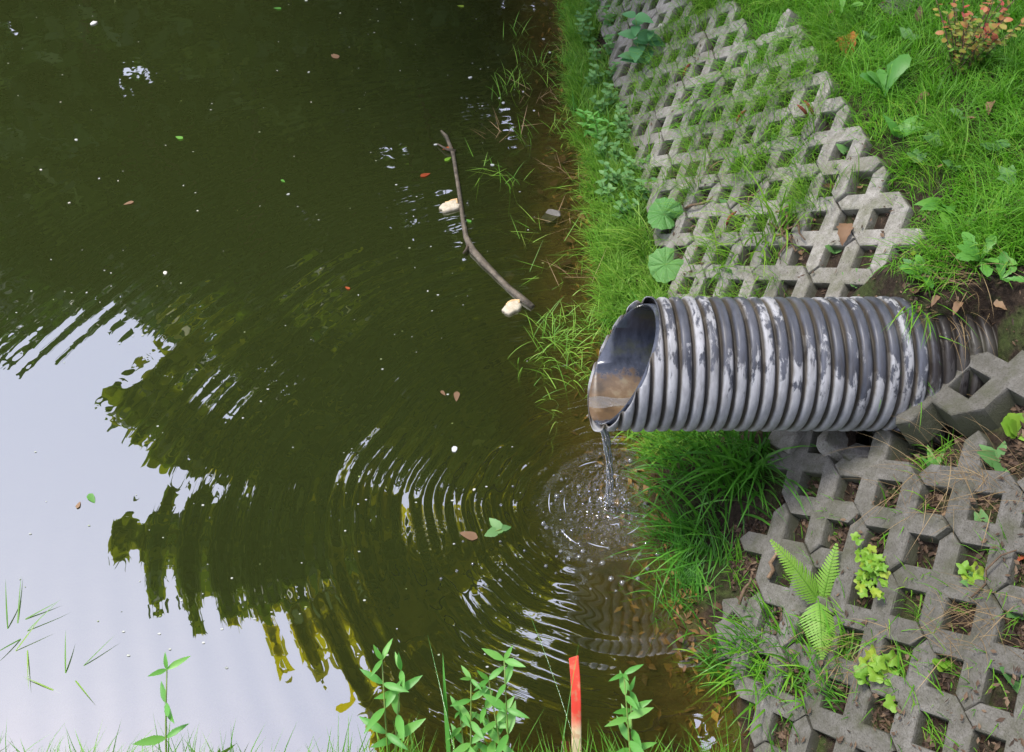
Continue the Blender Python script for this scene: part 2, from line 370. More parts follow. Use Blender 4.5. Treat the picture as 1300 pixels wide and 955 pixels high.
def clear_water(name, white=.25):
    m, t, o = new_mat(name)
    fr = N(t, 'Fresnel', IOR=1.6); gl = N(t, 'BsdfGlossy', Roughness=.03)
    tr = N(t, 'BsdfTransparent'); tr.inputs['Color'].default_value = (.93, .95, .95, 1)
    df = N(t, 'BsdfDiffuse'); df.inputs['Color'].default_value = (.75, .78, .82, 1)
    a = t.nodes.new('ShaderNodeMixShader'); b = t.nodes.new('ShaderNodeMixShader'); a.inputs[0].default_value = white
    t.links.new(tr.outputs[0], a.inputs[1]); t.links.new(df.outputs[0], a.inputs[2])
    t.links.new(fr.outputs[0], b.inputs[0]); t.links.new(a.outputs[0], b.inputs[1]); t.links.new(gl.outputs[0], b.inputs[2])
    t.links.new(b.outputs[0], o.inputs[0]); return m
M['jet'] = clear_water('falling_water', .30); M['bubble'] = clear_water('bubble_film', .10); M['foam'] = clear_water('foam', .5)

# ------------------------------------------------------------------ ground and pond
def spaced(*segs):
    out = []
    for a, b, s in segs: out += list(np.arange(a, b, s))
    return np.array(out + [segs[-1][1]])
gx = spaced((-140, -20, 12), (-20, -3, 1), (-3, -.2, .1), (-.2, 2.3, .018), (2.3, 5, .15), (5, 20, 1.2), (20, 140, 12))
gy = spaced((-120, -6, 12), (-6, .2, .3), (.2, 4.6, .02), (4.6, 8, .05), (8, 20, .6), (20, 150, 13))
GX, GY = np.meshgrid(gx, gy)
GZ = ground(GX, GY); nx = len(gx)
v = np.stack([GX, GY, GZ], 2).reshape(-1, 3)
idx = np.arange(len(gx) * len(gy)).reshape(len(gy), nx)
f = np.stack([idx[:-1, :-1], idx[:-1, 1:], idx[1:, 1:], idx[1:, :-1]], 2).reshape(-1, 4)
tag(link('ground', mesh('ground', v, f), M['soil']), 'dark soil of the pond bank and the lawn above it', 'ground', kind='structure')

def make_water():
    r = np.concatenate([np.arange(.004, .5, .007), np.arange(.5, 3.4, .0125), np.geomspace(3.45, 40, 30)])
    NA = 200; a = np.linspace(0, 2 * math.pi, NA, endpoint=False)
    RR, AA = np.meshgrid(r, a, indexing='ij')
    X = IMPACT.x + RR * np.cos(AA); Y = IMPACT.y + RR * np.sin(AA)
    ph = 1.3 * np.sin(AA * 3 + 1) + .9 * np.sin(AA * 7 + 2) * np.minimum(RR, 1) + .35 * np.sin(AA * 13 + RR * 4)
    lam = .052 + .016 * np.minimum(RR, 2)
    amp = .00105 * np.exp(-RR / 1.5) * np.clip(RR / .25, .3, 1) * (.7 + .5 * np.sin(AA * 5 + RR * 3) * np.sin(RR * 5.3 + 1) + .25 * np.sin(AA * 11 - RR * 7)) * (RR < 3.3)
    Z = amp * np.sin(2 * math.pi * RR / lam + ph)
    Z += .0004 * np.exp(-RR / 1.6) * np.sin(2 * math.pi * RR / .118 + 1.3 * ph) * (RR < 3.3)
    v = np.concatenate([np.stack([X, Y, Z], 2).reshape(-1, 3), [[IMPACT.x, IMPACT.y, 0]]])
    k = np.arange(len(r) * NA).reshape(len(r), NA); k2 = np.roll(k, -1, 1)
    f = np.stack([k[:-1], k[1:], k2[1:], k2[:-1]], 2).reshape(-1, 4).tolist()
    c = len(v) - 1; f += [(c, int(k[0, i]), int(k2[0, i])) for i in range(NA)]
    me = mesh('pond_water', v, f)
    dep = np.maximum(-ground(v[:, 0], v[:, 1]), 0)
    at = me.attributes.new('murk', 'FLOAT', 'POINT'); at.data.foreach_set('value', (1 - np.exp(-dep / .085)).astype(np.float32))
    return tag(link('pond_water', me, M['water']), 'dark green pond water with rings spreading from the jet', 'water', kind='structure')
make_water()

# ------------------------------------------------------------------ grid blocks
def block_mesh(name, p=.14, w=.062, th=.10, m1=4, n1=2):
    q = p / math.sqrt(2); h = w / math.sqrt(2)
    vs = {}; V = []; Fc = []
    def vid(x, y):
        k = (round(x, 5), round(y, 5))
        if k not in vs: vs[k] = len(V); V.append((x - m1 * q / 2, y - n1 * q / 2))
        return vs[k]
    def inside(m, n): return 0 <= m <= m1 and 0 <= n <= n1
    for m in range(m1 + 1):
        for n in range(n1 + 1):
            if (m + n) % 2: continue
            x, y = m * q, n * q; L, Rr, B, T = m > 0, m < m1, n > 0, n < n1
            pts = []
            ring = [((h, 0), Rr), ((0, h), T), ((-h, 0), L), ((0, -h), B)]
            for (dx, dy), ok in ring:
                if ok: pts.append((x + dx, y + dy))
            if not (L and Rr and B and T):
                if sum((L, Rr, B, T)) == 2:           # a corner quarter keeps the node's centre
                    pts = [(x, y)] + pts if (Rr and T) or (T and L) or (L and B) else [(x, y), (x, y - h), (x + h, y)]
            Fc.append([vid(*c) for c in pts])
            for sx in (1, -1):                        # bars going up from this node
                if inside(m + sx, n + 1):
                    x2, y2 = (m + sx) * q, (n + 1) * q
                    Fc.append([vid(x + sx * h, y), vid(x2, y2 - h), vid(x2 - sx * h, y2), vid(x, y + h)])
    bm = bmesh.new()
    bv = [bm.verts.new((a, b, 0)) for a, b in V]
    for fc in Fc:
        try: bm.faces.new([bv[i] for i in fc])
        except ValueError: pass
    bmesh.ops.recalc_face_normals(bm, faces=bm.faces)
    if sum(fc.normal.z for fc in bm.faces) < 0: bmesh.ops.reverse_faces(bm, faces=bm.faces)
    rim = [e for e in bm.edges if e.is_boundary]
    r = bmesh.ops.extrude_edge_only(bm, edges=rim)
    low = [g for g in r['geom'] if isinstance(g, bmesh.types.BMVert)]
    outn = {}
    for e in rim:                                      # the bars get a little wider towards the base
        fc = [k for k in e.link_faces if abs(k.normal.z) > .9]
        if not fc: continue
        c = fc[0].calc_center_median(); mid = (e.verts[0].co + e.verts[1].co) / 2
        d = (e.verts[1].co - e.verts[0].co).cross(Vector((0, 0, 1))).normalized()
        if d.dot(mid - c) < 0: d = -d
        for vv in e.verts: outn.setdefault((round(vv.co.x, 5), round(vv.co.y, 5)), []).append(d)
    for vv in low:
        ds = outn.get((round(vv.co.x, 5), round(vv.co.y, 5)))
        vv.co.z = -th
        if ds:
            s = sum(ds, Vector()); vv.co += Vector((s.x, s.y, 0)) * .005
    bmesh.ops.bevel(bm, geom=rim, offset=.006, segments=2, profile=.6, affect='EDGES')
    for vv in bm.verts:
        vv.co.x *= .984; vv.co.y *= .978
        vv.co += Vector((R.random() - .5, R.random() - .5, (R.random() - .5) * .6)) * .0030
    me = bpy.data.meshes.new(name); bm.to_mesh(me); bm.free(); return me
blk = [block_mesh('block', .142) for _ in range(6)]
blk_low = [block_mesh('block_large', .142, .063) for _ in range(6)]

def slope_frame(yaw):
    u = Vector((math.cos(yaw), math.sin(yaw), TAN * math.cos(0) * 1.0)).normalized()
    t = Vector((math.sin(yaw), -math.cos(yaw), 0)); n = t.cross(u).normalized()
    return t, u, n
def lay_field(root, meshes, p, origin, yaw, ni, nj, keep, tilt=1.0, stagger=True, spin=0.0, mat='concrete'):
    q = p / math.sqrt(2); t, u, n = slope_frame(yaw); k = 0
    t, u = t * math.cos(spin) + u * math.sin(spin), u * math.cos(spin) - t * math.sin(spin)
    Mx = Matrix((t, u, n)).transposed()
    for j in range(*nj):
        for i in range(*ni):
            c = Vector(origin) + t * (i * 4 * q + (2 * q if (j % 2 and stagger) else 0)) + u * (j * 2 * q)
            px, py = project([c]); px, py = px[0], py[0]
            if not keep(c, px, py): continue
            o = link('concrete_block', meshes[k % len(meshes)], M[mat], root); k += 1
            jit = Euler(((R.random() - .5) * .05 * tilt, (R.random() - .5) * .05 * tilt, (R.random() - .5) * .02 * tilt)).to_matrix()
            flip = Matrix.Rotation(math.pi * int(R.integers(2)), 3, 'Z')
            o.matrix_local = Matrix.Translation(c + n * (R.random() - .5) * .012 * tilt) @ (Mx @ jit @ flip).to_4x4()
    return k

up_root = tag(empty('paved_slope'), 'long slope of grey grid blocks beyond the pipe, running along the pond edge', 'paving', kind='structure')
def keep_up(c, px, py):
    if c.y < 2.2 or c.y > 8.5 or c.z < .03: return False
    edge = np.interp(py, [-60, 0, 60, 130, 190, 250, 300, 345, 400], [840, 905, 1000, 1085, 1136, 1174, 1214, 1212, 1150])
    return px < edge + 4 and py > -130
yaw_u = math.atan(.05)
lay_field(up_root, blk, .142, (.62 + .5 / TAN, 2.0 + .03, .5), yaw_u, (-18, 3), (-4, 6), keep_up)
lo_root = tag(empty('paved_slope'), 'near slope of grey grid blocks with ferns, on the other side of the pipe', 'paving', kind='structure')
def keep_lo(c, px, py):
    if c.y > 1.70: return False
    left = np.interp(py, [550, 600, 640, 700, 780, 860, 960], [1000, 980, 965, 940, 925, 940, 950])
    if py < 600 and px < np.interp(py, [540, 570, 590], [1150, 1010, 980]): return False
    return px > left and px < 1560 and py < 1120 and py > 545
lay_field(lo_root, blk_low, .142, (.62 + .62 / TAN, 1.10, .62), 0.0, (-4, 8), (-8, 9), keep_lo, 1.3, True, math.radians(9), 'damp_concrete')

# blocks that have come loose
def loose_block(me, px, py, lift, rot, label, mat='concrete', scale=1.0, paved=True):
    c = hit(px, py, paved=paved) + Vector((0, 0, lift))
    o = link('grid_block', me.copy(), None); o.data.materials.clear(); o.data.materials.append(M[mat])
    t, u, n = slope_frame(0)
    o.matrix_world = Matrix.Translation(c) @ (Matrix((t, u, n)).transposed() @ Euler([math.radians(a) for a in rot]).to_matrix()).to_4x4() @ Matrix.Scale(scale, 4)
    return tag(o, label, 'block', 'loose grid blocks')
loose = block_mesh('loose_block', .150, .066, .105, 2, 2)
loose_block(blk_low[0], 1222, 500, .045, (-10, 8, 70), 'loose grey grid block tilted up on edge beside the hole where the pipe enters', 'damp_concrete')
loose_block(blk_low[1], 930, 790, -.035, (-6, 4, 74), 'brown wet grid block sunk at the foot of the near slope below the fern', 'wet_concrete')

def chunk(name, loc, size, seed, mat, rot=0.0, flat=.7):
    rg = np.random.default_rng(seed); bm = bmesh.new()
    for _ in range(11):
        d = rg.normal(size=3); d /= np.linalg.norm(d); d[2] *= .8
        k = np.max(np.abs(d)); bm.verts.new(Vector(d / k ** .75) * .5)
    bmesh.ops.convex_hull(bm, input=bm.verts)
    bmesh.ops.delete(bm, geom=[v_ for v_ in bm.verts if not v_.link_faces], context='VERTS')
    bmesh.ops.bevel(bm, geom=list(bm.edges), offset=.014, segments=1, affect='EDGES')
    for v_ in bm.verts: v_.co = Vector((v_.co.x * size[0], v_.co.y * size[1], v_.co.z * size[2]))
    me = bpy.data.meshes.new(name); bm.to_mesh(me); bm.free()
    o = link(name, me, M[mat]); o.location = loc; o.rotation_euler = (rg.random() * .6 - .3, rg.random() * .6 - .3, rot); return o
for i, (px, py, s, lab, mt) in enumerate([
    (1015, 562, (.22, .13, .11), 'flat mossy concrete fragment tucked under the middle of the pipe', 'concrete'),
    (1062, 566, (.15, .12, .11), 'pale wedge of broken concrete beneath the pipe', 'concrete'),
    (1098, 592, (.13, .11, .10), 'dark dirty concrete lump between two straw tangles under the pipe', 'wet_concrete'),
    (1128, 575, (.13, .12, .12), 'square-faced broken concrete piece in front of the dark pipe hole', 'concrete'),
    (1158, 572, (.10, .10, .10), 'small pointed broken concrete piece next to the square-faced piece', 'concrete'),
    (1180, 545, (.12, .09, .08), 'wedge-shaped concrete sliver leaning on the tilted grid block', 'concrete')]):
    c = hit(px, py); c.z += s[2] * .22
    tag(chunk('concrete_chunk', c, s, 30 + i, mt, i * 1.1), lab, 'rubble', 'broken concrete under the pipe')
c = hit(1150, 8); tag(chunk('stone', c, (.22, .16, .13), 50, 'stone', .3), 'grey brown stone lying in the lawn beside the red shrub', 'stone')
c = on_water(805, 692, -.11); tag(chunk('sunken_stone', c, (.5, .34, .10), 55, 'sunk_stone', .5), 'brown flat stone under shallow water near the splash', 'stone')
c = on_water(790, 395, .0); tag(chunk('stone', on_water(700, 275, -.02), (.10, .08, .07), 52, 'stone', .3), 'small dark wet stone at the grassy waterline beyond the pipe mouth', 'stone')

# ------------------------------------------------------------------ the corrugated pipe
PY, PZ, PR = 1.86, .72, .20
CUTX, CUTA, CUTB = .324, .094, -.011      # the mitred mouth: x of the cut plane at the axis, at the top, at the near side
RIB = .0385
def shell_material():
    m, t, o = new_mat('pipe_shell')
    pos = N(t, 'NewGeometry').outputs['Position']
    mp = N(t, 'Mapping'); mp.inputs['Scale'].default_value = (1.0, .34, .34); t.links.new(pos, mp.inputs['Vector'])
    off = N(t, 'VectorMath', operation='ADD'); t.links.new(mp.outputs[0], off.inputs[0])      # every rib has worn in its own way
    sh = N(t, 'CombineXYZ'); t.links.new(math_n(t, 'MULTIPLY', N(t, 'ObjectInfo').outputs['Random'], 23.0), sh.inputs[1]); t.links.new(sh.outputs[0], off.inputs[1])
    mp = off
    n1 = noise(t, 46, 7, .66, mp.outputs[0], .25); n2 = noise(t, 9, 3, .5, mp.outputs[0]); n3 = noise(t, 5, 3, .5, pos)
    sep = N(t, 'SeparateXYZ'); t.links.new(pos, sep.inputs[0])
    up = math_n(t, 'MULTIPLY', math_n(t, 'SUBTRACT', sep.outputs[2], PZ + .075), 1.15)      # the coat has worn most on the weathered upper side
    far_ = math_n(t, 'MULTIPLY', math_n(t, 'SUBTRACT', sep.outputs[0], .75), .10)
    s = math_n(t, 'ADD', math_n(t, 'ADD', math_n(t, 'MULTIPLY', n1, .55), math_n(t, 'MULTIPLY', n2, .5)), math_n(t, 'ADD', up, far_))
    mask = ramp(t, [(.575, (0, 0, 0)), (.612, (1, 1, 1))], s).outputs[0]
    coat = ramp(t, [(.3, (.21, .213, .22)), (.7, (.33, .333, .34))], noise(t, 60, 5, .6, mp.outputs[0])).outputs[0]
    bare = ramp(t, [(.3, (.030, .033, .042)), (.7, (.075, .08, .095))], noise(t, 40, 4, .6, mp.outputs[0])).outputs[0]
    c = mixc(t, mask, coat, bare)
    # grime settles in the grooves (smaller radius)
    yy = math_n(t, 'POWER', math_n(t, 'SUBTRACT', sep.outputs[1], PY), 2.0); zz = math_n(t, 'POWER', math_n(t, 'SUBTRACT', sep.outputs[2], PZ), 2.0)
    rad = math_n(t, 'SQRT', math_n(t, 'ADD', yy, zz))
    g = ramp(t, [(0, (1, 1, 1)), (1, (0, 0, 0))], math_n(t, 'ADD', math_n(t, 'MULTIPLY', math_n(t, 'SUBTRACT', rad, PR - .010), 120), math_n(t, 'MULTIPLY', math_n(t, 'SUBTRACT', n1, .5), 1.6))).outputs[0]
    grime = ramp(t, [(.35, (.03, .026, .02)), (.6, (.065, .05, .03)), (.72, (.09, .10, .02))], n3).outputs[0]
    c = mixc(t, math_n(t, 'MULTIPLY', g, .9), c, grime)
    # soil smears where the pipe leaves the bank, blackened to paint the hollow's shade
    sm = ramp(t, [(.5, (0, 0, 0)), (.7, (1, 1, 1))], math_n(t, 'ADD', math_n(t, 'MULTIPLY', math_n(t, 'SUBTRACT', sep.outputs[0], 1.15), 7.0), n1)).outputs[0]
    c = mixc(t, math_n(t, 'MULTIPLY', sm, .92), c, (.012, .009, .007))
    mp2 = N(t, 'Mapping'); mp2.inputs['Scale'].default_value = (1.0, .09, .09); t.links.new(pos, mp2.inputs['Vector'])
    stk = ramp(t, [(.50, (0, 0, 0)), (.66, (1, 1, 1))], noise(t, 75, 4, .6, mp2.outputs[0])).outputs[0]      # rain-washed mud streaks
    c = mixc(t, math_n(t, 'MULTIPLY', stk, .25), c, (.07, .062, .05))
    c = mixc(t, math_n(t, 'MULTIPLY', ramp(t, [(.55, (0, 0, 0)), (.75, (1, 1, 1))], n3).outputs[0], .3), c, (.10, .095, .075))
    p = N(t, 'BsdfPrincipled'); t.links.new(c, p.inputs['Base Color']); p.inputs['Specular IOR Level'].default_value = .3
    t.links.new(ramp(t, [(0, (.68, .68, .68)), (1, (.42, .42, .42))], mask).outputs[0], p.inputs['Roughness'])
    t.links.new(bump(t, math_n(t, 'SUBTRACT', math_n(t, 'MULTIPLY', n1, .2), mask), .6, .0018), p.inputs['Normal'])
    t.links.new(p.outputs[0], o.inputs[0]); return m
def liner_material():
    m, t, o = new_mat('pipe_liner')
    pos = N(t, 'NewGeometry').outputs['Position']
    sep = N(t, 'SeparateXYZ'); t.links.new(pos, sep.inputs[0])
    mp = N(t, 'Mapping'); mp.inputs['Scale'].default_value = (1.0, 1.0, .25); t.links.new(pos, mp.inputs['Vector'])
    n1 = noise(t, 40, 5, .65, mp.outputs[0]); n2 = noise(t, 13, 4, .6, pos)
    c = ramp(t, [(.3, (.022, .026, .036)), (.7, (.055, .063, .085))], n1).outputs[0]
    lvl = math_n(t, 'ADD', math_n(t, 'MULTIPLY', math_n(t, 'SUBTRACT', PZ - .140, sep.outputs[2]), 26), math_n(t, 'MULTIPLY', math_n(t, 'SUBTRACT', n1, .5), 2.2))
    low = ramp(t, [(0, (0, 0, 0)), (.35, (1, 1, 1))], lvl).outputs[0]
    rust = ramp(t, [(.28, (.035, .022, .011)), (.5, (.10, .062, .03)), (.72, (.24, .19, .13))], n2).outputs[0]
    c = mixc(t, low, c, rust)
    alg = ramp(t, [(.48, (0, 0, 0)), (.62, (1, 1, 1))], math_n(t, 'ADD', n2, math_n(t, 'MULTIPLY', math_n(t, 'SUBTRACT', sep.outputs[0], .40), .7))).outputs[0]
    c = mixc(t, math_n(t, 'MULTIPLY', alg, .45), c, (.06, .065, .02))
    p = N(t, 'BsdfPrincipled'); t.links.new(c, p.inputs['Base Color'])
    t.links.new(ramp(t, [(0, (.22, .22, .22)), (1, (.45, .45, .45))], low).outputs[0], p.inputs['Roughness'])
    t.links.new(bump(t, n1, .25, .003), p.inputs['Normal']); t.links.new(p.outputs[0], o.inputs[0]); return m
M['shell'] = shell_material(); M['liner'] = liner_material()
CUTN = Vector((1, CUTB / PR, -CUTA / PR)).normalized()   # normal of the mouth plane, pointing up the pipe: x - CUTX = CUTA*(z/R) - CUTB*(y/R)
def revolve(prof, seg=112):
    """open profile (x, r) turned about the pipe's axis"""
    n = len(prof); v = []; f = []
    for k in range(seg):
        a = 2 * math.pi * k / seg
        for x, r in prof: v.append((x, r * math.sin(a), r * math.cos(a)))
    for k in range(seg):
        k2 = (k + 1) % seg
        for i in range(n - 1): f.append((k * n + i, k2 * n + i, k2 * n + i + 1, k * n + i + 1))
    bm = bmesh.new(); bv = [bm.verts.new(q) for q in v]
    for q in f: bm.faces.new([bv[i] for i in q])
    bm.normal_update()
    bm.faces.ensure_lookup_table(); fc = bm.faces[0]; c = fc.calc_center_median()
    if fc.normal.dot(Vector((0, c.y, c.z))) < 0: bmesh.ops.reverse_faces(bm, faces=bm.faces)
    return bm
def cut_mouth(bm):
    bmesh.ops.bisect_plane(bm, geom=list(bm.verts) + list(bm.edges) + list(bm.faces), plane_co=Vector((CUTX, 0, 0)), plane_no=CUTN, clear_inner=True)
    return bm
pipe = tag(empty('drain_pipe', (0, PY, PZ)), 'silver and black corrugated plastic drain pipe jutting from the bank over the pond', 'pipe')
def pipe_part(name, bm, mat, th):
    me = bpy.data.meshes.new(name); bm.to_mesh(me); bm.free()
    me.polygons.foreach_set('use_smooth', [True] * len(me.polygons))
    o = link(name, me, mat, pipe); md = o.modifiers.new('wall', 'SOLIDIFY'); md.thickness = th; md.offset = -1
    return o
X_START, X_END = CUTX - .11, 1.72
xx = X_START - .02
while xx < X_END:
    a, b, RI = xx, xx + RIB, PR - .016
    outer = [(a, RI), (a + .0035, RI), (a + .006, PR - .009), (a + .0095, PR - .0025), (a + .014, PR), (b - .0105, PR), (b - .006, PR - .0025), (b - .0025, PR - .009), (b, RI)]
    bm = cut_mouth(revolve(outer)); dx, dr, p1, p2 = R.normal(0, .0006), R.normal(0, .0012), R.random() * 6.28, R.random() * 6.28
    for v_ in bm.verts:
        an = math.atan2(v_.co.y, v_.co.z); rr_ = math.hypot(v_.co.y, v_.co.z); k_ = 1 + (dr * math.sin(an * 2 + p1) + .0008 * math.sin(an * 5 + p2)) / rr_
        if rr_ > PR - .012: v_.co.y *= k_; v_.co.z *= k_
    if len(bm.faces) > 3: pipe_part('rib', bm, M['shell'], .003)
    else: bm.free()
    xx += RIB
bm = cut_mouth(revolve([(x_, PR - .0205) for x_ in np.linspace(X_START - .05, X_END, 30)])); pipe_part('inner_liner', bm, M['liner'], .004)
# thin run of water on the pipe floor
def pipe_water():
    rr = PR - .026; v = []; f = []; xs = np.linspace(CUTX - .084, 1.0, 40); half = .020
    zl = -math.sqrt(rr * rr - half * half)
    for i, x in enumerate(xs):
        for s in np.linspace(-1, 1, 9):
            v.append((x, s * half * (1.0 + .25 * math.sin(i * .9)), zl + .0008 * math.sin(i * 1.7 + s * 4) + (.0006 * math.sin(s * 9 + i)) ))
    for i in range(len(xs) - 1):
        for j in range(8): f.append((i * 9 + j, (i + 1) * 9 + j, (i + 1) * 9 + j + 1, i * 9 + j + 1))
    return v, f
v, f = pipe_water(); o = tag(link('pipe_water', mesh('pipe_water', v, f), M['bubble']), 'thin film of water running along the bottom inside the pipe', 'water'); o.location = (0, PY, PZ)

# the falling jet with its splash
def jet():
    A = Acc(); s0 = Vector((.262, PY - .012, PZ - PR + .018)); s1 = Vector((IMPACT.x, IMPACT.y, -.004))
    for k in range(5):
        pts = []; rad = []
        for i in range(26):
            s = i / 25; p = s0.lerp(s1, s)
            p.x = s0.x + (s1.x - s0.x) * (1 - (1 - s) ** 2.2)
            a = k * 1.257 + s * 5; sp = (.009 * (1 - s) + .003 + .008 * s * s)
            p += Vector((math.cos(a) * sp, math.sin(a) * sp, 0)) + Vector((R.random() - .5, R.random() - .5, 0)) * .003
            pts.append(p); rad.append((.0042 - .0012 * s) * (.6 + .8 * R.random()))
        A.add(*tube(pts, rad, 6))
    return A.mesh('water_jet')
tag(link('water_jet', jet(), M['jet']), 'thin stream of water falling from the lip of the pipe into the pond', 'water')
A = Acc()
def blob(c, r, n=6):
    v = []; f = []
    for i in range(n + 1):
        th = math.pi * i / n
        for k in range(8): v.append((c[0] + r * math.sin(th) * math.cos(k * math.pi / 4), c[1] + r * math.sin(th) * math.sin(k * math.pi / 4), c[2] + r * math.cos(th)))
    for i in range(n):
        for k in range(8): f.append((i * 8 + k, (i + 1) * 8 + k, (i + 1) * 8 + (k + 1) % 8, i * 8 + (k + 1) % 8))
    return v, f
for k in range(70):                                         # crown of droplets and broken foam where the jet lands
    a = R.random() * 6.28; r = .012 + .10 * R.random() ** 1.6
    A.add(*blob((IMPACT.x + r * math.cos(a), IMPACT.y + r * math.sin(a), .002 + .05 * R.random() ** 3 * (1 - r * 6 if r < .12 else .2)), .001 + .0022 * R.random(), 4))
for k in range(12):
    a0 = R.random() * 6.28; r = .03 + .19 * R.random(); pts = []
    for i in range(7): pts.append((IMPACT.x + r * math.cos(a0 + i * .07), IMPACT.y + r * math.sin(a0 + i * .07), .0015))
    A.add(*tube(pts, [.0003, .001, .0016, .0018, .0016, .001, .0003], 5))
tag(link('splash', A.mesh('splash'), M['foam'], None), 'splash of droplets and foam where the stream meets the pond', 'splash', kind='stuff')

# ------------------------------------------------------------------ things afloat
def bubble_mesh():
    v = []; f = []; n = 5
    for i in range(n + 1):
        th = math.pi / 2 * i / n
        for k in range(12): v.append((math.sin(th) * math.cos(k * math.pi / 6), math.sin(th) * math.sin(k * math.pi / 6), math.cos(th) * .8 - .05))
    for i in range(n):
        for k in range(12): f.append((i * 12 + k, (i + 1) * 12 + k, (i + 1) * 12 + (k + 1) % 12, i * 12 + (k + 1) % 12))
    return mesh('bubble', v, f)
bme = bubble_mesh()
bub_px = [(745,583),(762,592),(750,600),(757,592),(775,606),(735,618),(700,640),(690,665),(694,670),(715,675),(722,709),(712,700),(735,707),(748,712),(765,715),(750,729),(776,735),(790,740),(750,748),(740,700),(765,690),(805,693),(812,704),(835,704),(822,722),(810,735),(820,690),(840,690),(850,682),(838,660),(850,655),(825,638),(820,640),(826,600),(832,596),(840,598),(848,608),(800,585),(720,618),(707,630),(730,650),(725,660),(740,640),(780,655),(790,650),(795,640),(760,655),(770,672),(757,665),(800,660),(785,615),(775,590),(762,576),(770,760),(735,690),(720,640),(690,650),(745,670),(712,660),(800,640),(810,655),(820,668),(600,716),(612,722),(637,716),(580,725),(560,735)]
for i, (px, py) in enumerate(bub_px + [(760 + 70 * R.normal(), 668 + 38 * R.normal()) for _ in range(45)]):
    p = on_water(px, py)
    if p.x > x0(p.y) - .02: continue
    o = link('bubble', bme, M['bubble']); o.location = (p.x, p.y, .001); s = (.004 + .0055 * R.random()) * (1.15 if i < 40 else .7); o.scale = (s, s, s)
    tag(o, 'small round air bubble floating around the splash', 'bubble', 'bubbles round the splash')

def flake(L, W, n=9, seed=0, th=.003):                       # an irregular thin floating piece
    rg = np.random.default_rng(seed); v = []; 
    for i in range(n):
        a = 2 * math.pi * i / n; k = .75 + .4 * rg.random(); v.append((L / 2 * k * math.cos(a), W / 2 * k * math.sin(a), th * (.6 + .8 * rg.random())))
    v += [(x, y, -.001) for x, y, z in v]; v.append((0, 0, th * 1.5))
    f = [(i, (i + 1) % n, 2 * n) for i in range(n)] + [((i + 1) % n, i, n + i, n + (i + 1) % n) for i in range(n)] + [tuple(range(2 * n - 1, n - 1, -1))]
    return mesh('flake', v, f, False)
fl = [flake(1, .7, 8, s, .10) for s in range(4)]
def float_at(name, px, py, L, mat, label, cat, group, me=None):
    p = on_water(px, py); o = link(name, (me or fl[int(R.integers(4))]), None); 
    if not o.data.materials: o.data.materials.append(mat)
    o.material_slots[0].link = 'OBJECT'; o.material_slots[0].material = mat
    o.location = (p.x, p.y, .0015); o.rotation_euler = (0, 0, R.random() * 6.28); o.scale = (L, L, L)
    return tag(o, label, cat, group)
for px, py, L in [(389,1,.03),(352,90,.012),(392,92,.02),(97,178,.025),(366,247,.022),(233,236,.012),(126,227,.013),(52,216,.02),(88,258,.018),(251,268,.014),(210,347,.03),(577,571,.04),(597,99,.032),(625,210,.03),(612,135,.012),(553,184,.025),(432,17,.02),(479,12,.01),(480,27,.012),(508,90,.012),(543,370,.012),(610,88,.01),(503,235,.015),(529,250,.01),(525,275,.01),(455,375,.01),(690,50,.025),(698,67,.025),(634,125,.018),(639,131,.03),(664,117,.02),(678,141,.018),(602,622,.016),(395,130,.012),(110,372,.012),(141,347,.01),(40,370,.012),(65,330,.01),(150,230,.012),(330,262,.008),(77,130,.012)]:
    float_at('petal', px, py, L * .8, M['petal'], 'small white petal floating on the dark pond', 'petal', 'white petals afloat')
float_at('petal', 119, 30, .055, M['petal'], 'large cream petal floating alone on the far dark water', 'petal', 'white petals afloat')
sp = []
for _ in range(190):
    px, py = R.random() * 700, R.random() ** 1.2 * 860
    sp.append((px, py))
A = Acc()
for px, py in sp:
    p = on_water(px, py); s = .0014 + .0022 * R.random(); v = [(p.x + s * math.cos(a) * (1 + R.random()), p.y + s * math.sin(a), .0022) for a in np.linspace(0, 5.2, 6)]
    A.add(v, [(0, 1, 2, 3, 4, 5)])
tag(link('pond_specks', A.mesh('pond_specks', False), M['speck']), 'tiny pale specks of pollen and seed drifting on the pond', 'specks', kind='stuff')

lf_small = mesh('floating_leaf', *leaf(1, .5, OVATE, 6, .1, .15))
for px, py, L, mt, lab in [
    (232,177,.055,'herb','narrow green leaf floating on the far dark water'), (170,257,.05,'brown_leaf','brown lobed leaf floating on the dark water'),
    (357,229,.03,'herb','tiny pale green leaf floating beside a white petal'), (429,75,.09,'brown_leaf','long brown leaf floating just under the surface'),
    (589,9,.05,'lime_leaf','yellow leaf floating at the far side of the pond'), (357,12,.06,'herb','slim green leaf drifting at the far side of the pond'),
    (113,628,.05,'herb','green leaf scrap floating on the reflected sky'), (98,646,.03,'brown_leaf','brown scrap floating on the reflected sky'),
    (606,684,.07,'brown_leaf','brown lobed leaf floating next to the green sprig'), (580,498,.05,'brown_leaf','brown leaf floating on the rippled dark water'),
    (444,368,.03,'red_leaf','small reddish leaf floating on the dark water'), (560,497,.03,'brown_leaf','little brown leaf crumb on the dark water'),
    (575,188,.06,'red_leaf','orange leaf caught on the floating branch'), (534,225,.06,'red_leaf','red leaf sunk beside the floating branch'),
    (598,283,.035,'herb','green leaf stuck to the middle of the floating branch'), (565,205,.05,'lime_leaf','yellow green leaf wedged at the thin end of the floating branch')]:
    o = float_at('floating_leaf', px, py, L, M[mt], lab, 'leaf', 'single leaves afloat', lf_small); o.location.z = .004
